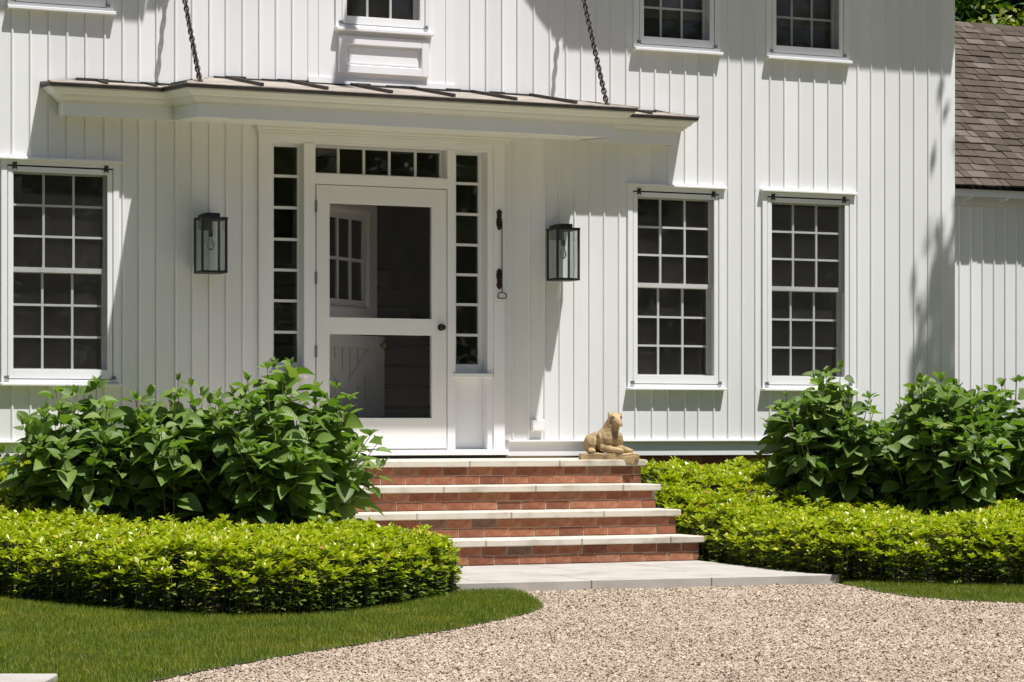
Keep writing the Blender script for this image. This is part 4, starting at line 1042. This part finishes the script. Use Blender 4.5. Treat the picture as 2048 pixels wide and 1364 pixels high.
# ---- grass blades
blade = ([(-0.5, 0, 0), (0.5, 0, 0), (-0.32, 0.55, 0.04), (0.32, 0.55, 0.04), (0, 1.0, 0.16)], [(0, 1, 3), (0, 3, 2), (2, 3, 4)], None)
def grass(poly, holes_, label, seed, n, lo, hi):
    g = np.random.default_rng(seed)
    x, y = g.uniform(lo[0], hi[0], n), g.uniform(lo[1], hi[1], n)
    ex = 0.018 * np.sin(x * 31 + y * 17) + 0.014 * np.sin(x * 67 - y * 53) + 0.012 * np.sin(x * 140 + y * 95) + g.normal(0, 0.012, n)
    k = inside_np(poly, x + ex, y + ex * 0.7) & near_view(x, y)
    for h_ in holes_: k &= ~inside_np(h_, x, y)
    x, y = x[k], y[k]
    d = dist_np(poly, x, y)
    patch = 0.5 + 0.5 * np.sin(x * 3.1 + 0.7 * np.sin(y * 2.7)) * np.sin(y * 2.3 + 1.1)
    H = (0.018 + 0.018 * g.random(len(x)) + 0.010 * patch) * np.clip(0.72 + d * 3, 0.72, 1)
    az = g.uniform(0, 6.28, len(x)); el = R(62) + g.normal(0, 0.34, len(x))
    m = rot_basis(np.stack([x, y, np.full(len(x), 0.033)], 1), az, el, g.uniform(-0.4, 0.4, len(x)), H, g.uniform(0.0018, 0.0032, len(x)))
    return tag(scatter('grass', blade, m, M['grass']), label, 'grass', kind='stuff')
slabp = [(-5.44 + math.cos(R(-24)) * a - math.sin(R(-24)) * b, -8.90 + math.sin(R(-24)) * a + math.cos(R(-24)) * b) for a, b in ((-0.62, -0.5), (0.62, -0.5), (0.62, 0.5), (-0.62, 0.5))]
landp = [(-1.38, -2.3), (1.53, -2.3), (1.53, -4.285), (-1.38, -4.12)]
grass(LAWN_L, [BED_L, slabp, landp], 'mown green lawn strip between the left bed and the gravel', 21, 420000, (-5.4, -9.4), (-0.65, -3.0))
grass(LAWN_R, [BED_R, landp], 'short green grass strip in front of the right bed', 22, 90000, (1.2, -7.2), (3.6, -4.0))

# ---- gravel stones
def gravel():
    g = np.random.default_rng(77)
    ico = [(0.1, 0.05, 1)] + [(math.cos(a) * q, math.sin(a) * q, z) for a, q, z in ((0.1, 1.0, 0.0), (1.5, 0.85, 0.2), (3.2, 1.0, 0.1), (4.6, 0.9, 0.1))]
    fc = [(0, 1, 2), (0, 2, 3), (0, 3, 4), (0, 4, 1)]
    reg = [(-5.1, -8.4), (-4.3, -9.0), (-1.0, -10.7), (3.2, -6.3), (2.5, -4.1), (-0.5, -4.05), (-1.2, -5.2)]
    n = 580000
    x, y = g.uniform(-5.1, 3.2, n), g.uniform(-10.7, -4.0, n)
    k = inside_np(reg, x, y) & near_view(x, y)
    jx, jy = g.normal(0, 0.016, n), g.normal(0, 0.016, n)            # some stones are kicked into the turf edge
    for p in (LAWN_L, LAWN_R): k &= ~inside_np(p, x + jx, y + jy)
    for p in (landp, slabp): k &= ~inside_np(p, x, y)
    x, y = x[k], y[k]; N = len(x)
    r = np.clip(g.lognormal(math.log(0.0043), 0.34, N), 0.0026, 0.0135)
    az = g.uniform(0, 6.28, N)
    m = rot_basis(np.stack([x, y, 0.030 + r * g.uniform(0.15, 0.75, N)], 1), az, g.normal(0, 0.35, N), g.uniform(-3.1, 3.1, N) * 0.3, r, r * g.uniform(0.65, 1.1, N))
    m[:, :3, 2] *= g.uniform(0.26, 0.46, N)[:, None]
    # a few stones kicked onto the lawn edge
    o = scatter('gravel', (ico, fc, None), m, M['pebble']); tag(o, 'loose tan pea gravel covering the driveway', 'gravel', kind='stuff')
    return N
NG = gravel()

# ------------------------------------------------------------------ trees
card = ([(-0.5, 0, 0), (0, 0.45, -0.04), (0.5, 0, 0.0), (0, -0.55, 0.05)], [(0, 3, 2, 1)], None)
def crown_pts(g, c, r, nclump, per, cr):
    """leaf positions gathered in clumps spread over an uneven crown"""
    th = g.uniform(0, 6.28, nclump); ph = np.arccos(g.uniform(-0.75, 1, nclump)); rr = g.uniform(0.45, 1.0, nclump) ** 0.6
    cc = np.stack([np.sin(ph) * np.cos(th) * r[0], np.sin(ph) * np.sin(th) * r[1], np.cos(ph) * r[2]], 1) * rr[:, None] + np.array(c)
    s = g.normal(0, 1, (nclump, per, 3)) * cr * g.uniform(0.6, 1.25, nclump)[:, None, None]
    return (cc[:, None, :] + s).reshape(-1, 3), cc
def tree(name, label, loc, trunk_h, c, r, nclump, per, cr, leaf, m, seed, cat='tree', tr=0.14):
    g = np.random.default_rng(seed)
    t = thing(name, label, cat, loc)
    pts, cc = crown_pts(g, c, r, nclump, per, cr)
    N = len(pts)
    mm = rot_basis(pts, g.uniform(0, 6.28, N), g.normal(-0.3, 0.5, N), g.uniform(-0.9, 0.9, N), leaf * g.uniform(0.7, 1.3, N), leaf * g.uniform(0.5, 0.8, N))
    scatter('crown', card, mm, m, t, kind='stuff')
    mb = MB(); mb.tube([(0, 0, -0.1), (0.03, 0.02, trunk_h * 0.5), (0.0, 0.05, trunk_h), (c[0] * 0.8, c[1] * 0.8, c[2])], [tr, tr * 0.85, tr * 0.7, tr * 0.2], 8)
    tk = mb.build('trunk', M['bark'], t, smooth=True)
    for k in range(0, len(cc), max(1, len(cc) // 14)):
        q = cc[k]; a = Vector((0, 0.03, trunk_h * (0.75 + 0.25 * g.random()))); b = Vector(q)
        MB().tube([a, a.lerp(b, 0.5) + Vector((0, 0, 0.12 * r[2])), b], [tr * 0.38, tr * 0.2, tr * 0.06], 6).build('limb', M['bark'], t, smooth=True)
    return t
tree('maple_tree', 'yellow green leafy tree showing above the shed ridge', (11.6, 8.8, 0), 3.0, (0, 0, 4.95), (1.9, 1.5, 1.4), 130, 60, 0.16, 0.10, M['goldleaf'], 5)
for i, (x, y, h, lab) in enumerate(((12.2, 15.0, 7.5, 'dark evergreen tree behind the shed, left of the two dark trees'), (17.6, 17.0, 8.5, 'dark evergreen tree behind the shed at the top right corner'))):
    tree('evergreen_tree', lab, (x, y, 0), 3.0, (0, 0, h), (3.4, 3.0, 5.0), 420, 60, 0.42, 0.24, M['treeleaf'], 40 + i, tr=0.3)
tree('shade_tree', 'leafy tree right of the picture whose boughs shade the house corner', (8.80, -2.3, 0), 4.6, (-1.0, 0.2, 7.45), (1.75, 1.0, 1.8), 110, 90, 0.22, 0.13, M['treeleaf'], 71, tr=0.16)
# wood across the drive behind the camera, seen only as reflections in the panes
g = np.random.default_rng(9)
allp = []
for k in range(22):
    ang = R(-100 + 200 * (k + 0.5) / 22); dd = g.uniform(34, 44)
    px, py = CAM.x * 0 + math.sin(ang) * dd * 1.1, -8 - math.cos(ang) * dd
    p_, _ = crown_pts(g, (px, py, g.uniform(5.5, 7.5)), (4.6, 4.6, 6.5), 130, 12, 0.9); allp.append(p_)
allp = np.concatenate(allp); N = len(allp)
mm = rot_basis(allp, g.uniform(0, 6.28, N), g.normal(-0.2, 0.6, N), g.uniform(-0.9, 0.9, N), g.uniform(0.7, 1.3, N), g.uniform(0.6, 1.0, N))
tag(scatter('woodland', card, mm, M['treeleaf']), 'mass of leafy trees across the drive facing the house', 'wood', kind='stuff')
print('gravel stones', NG, 'objects', len(bpy.data.objects))
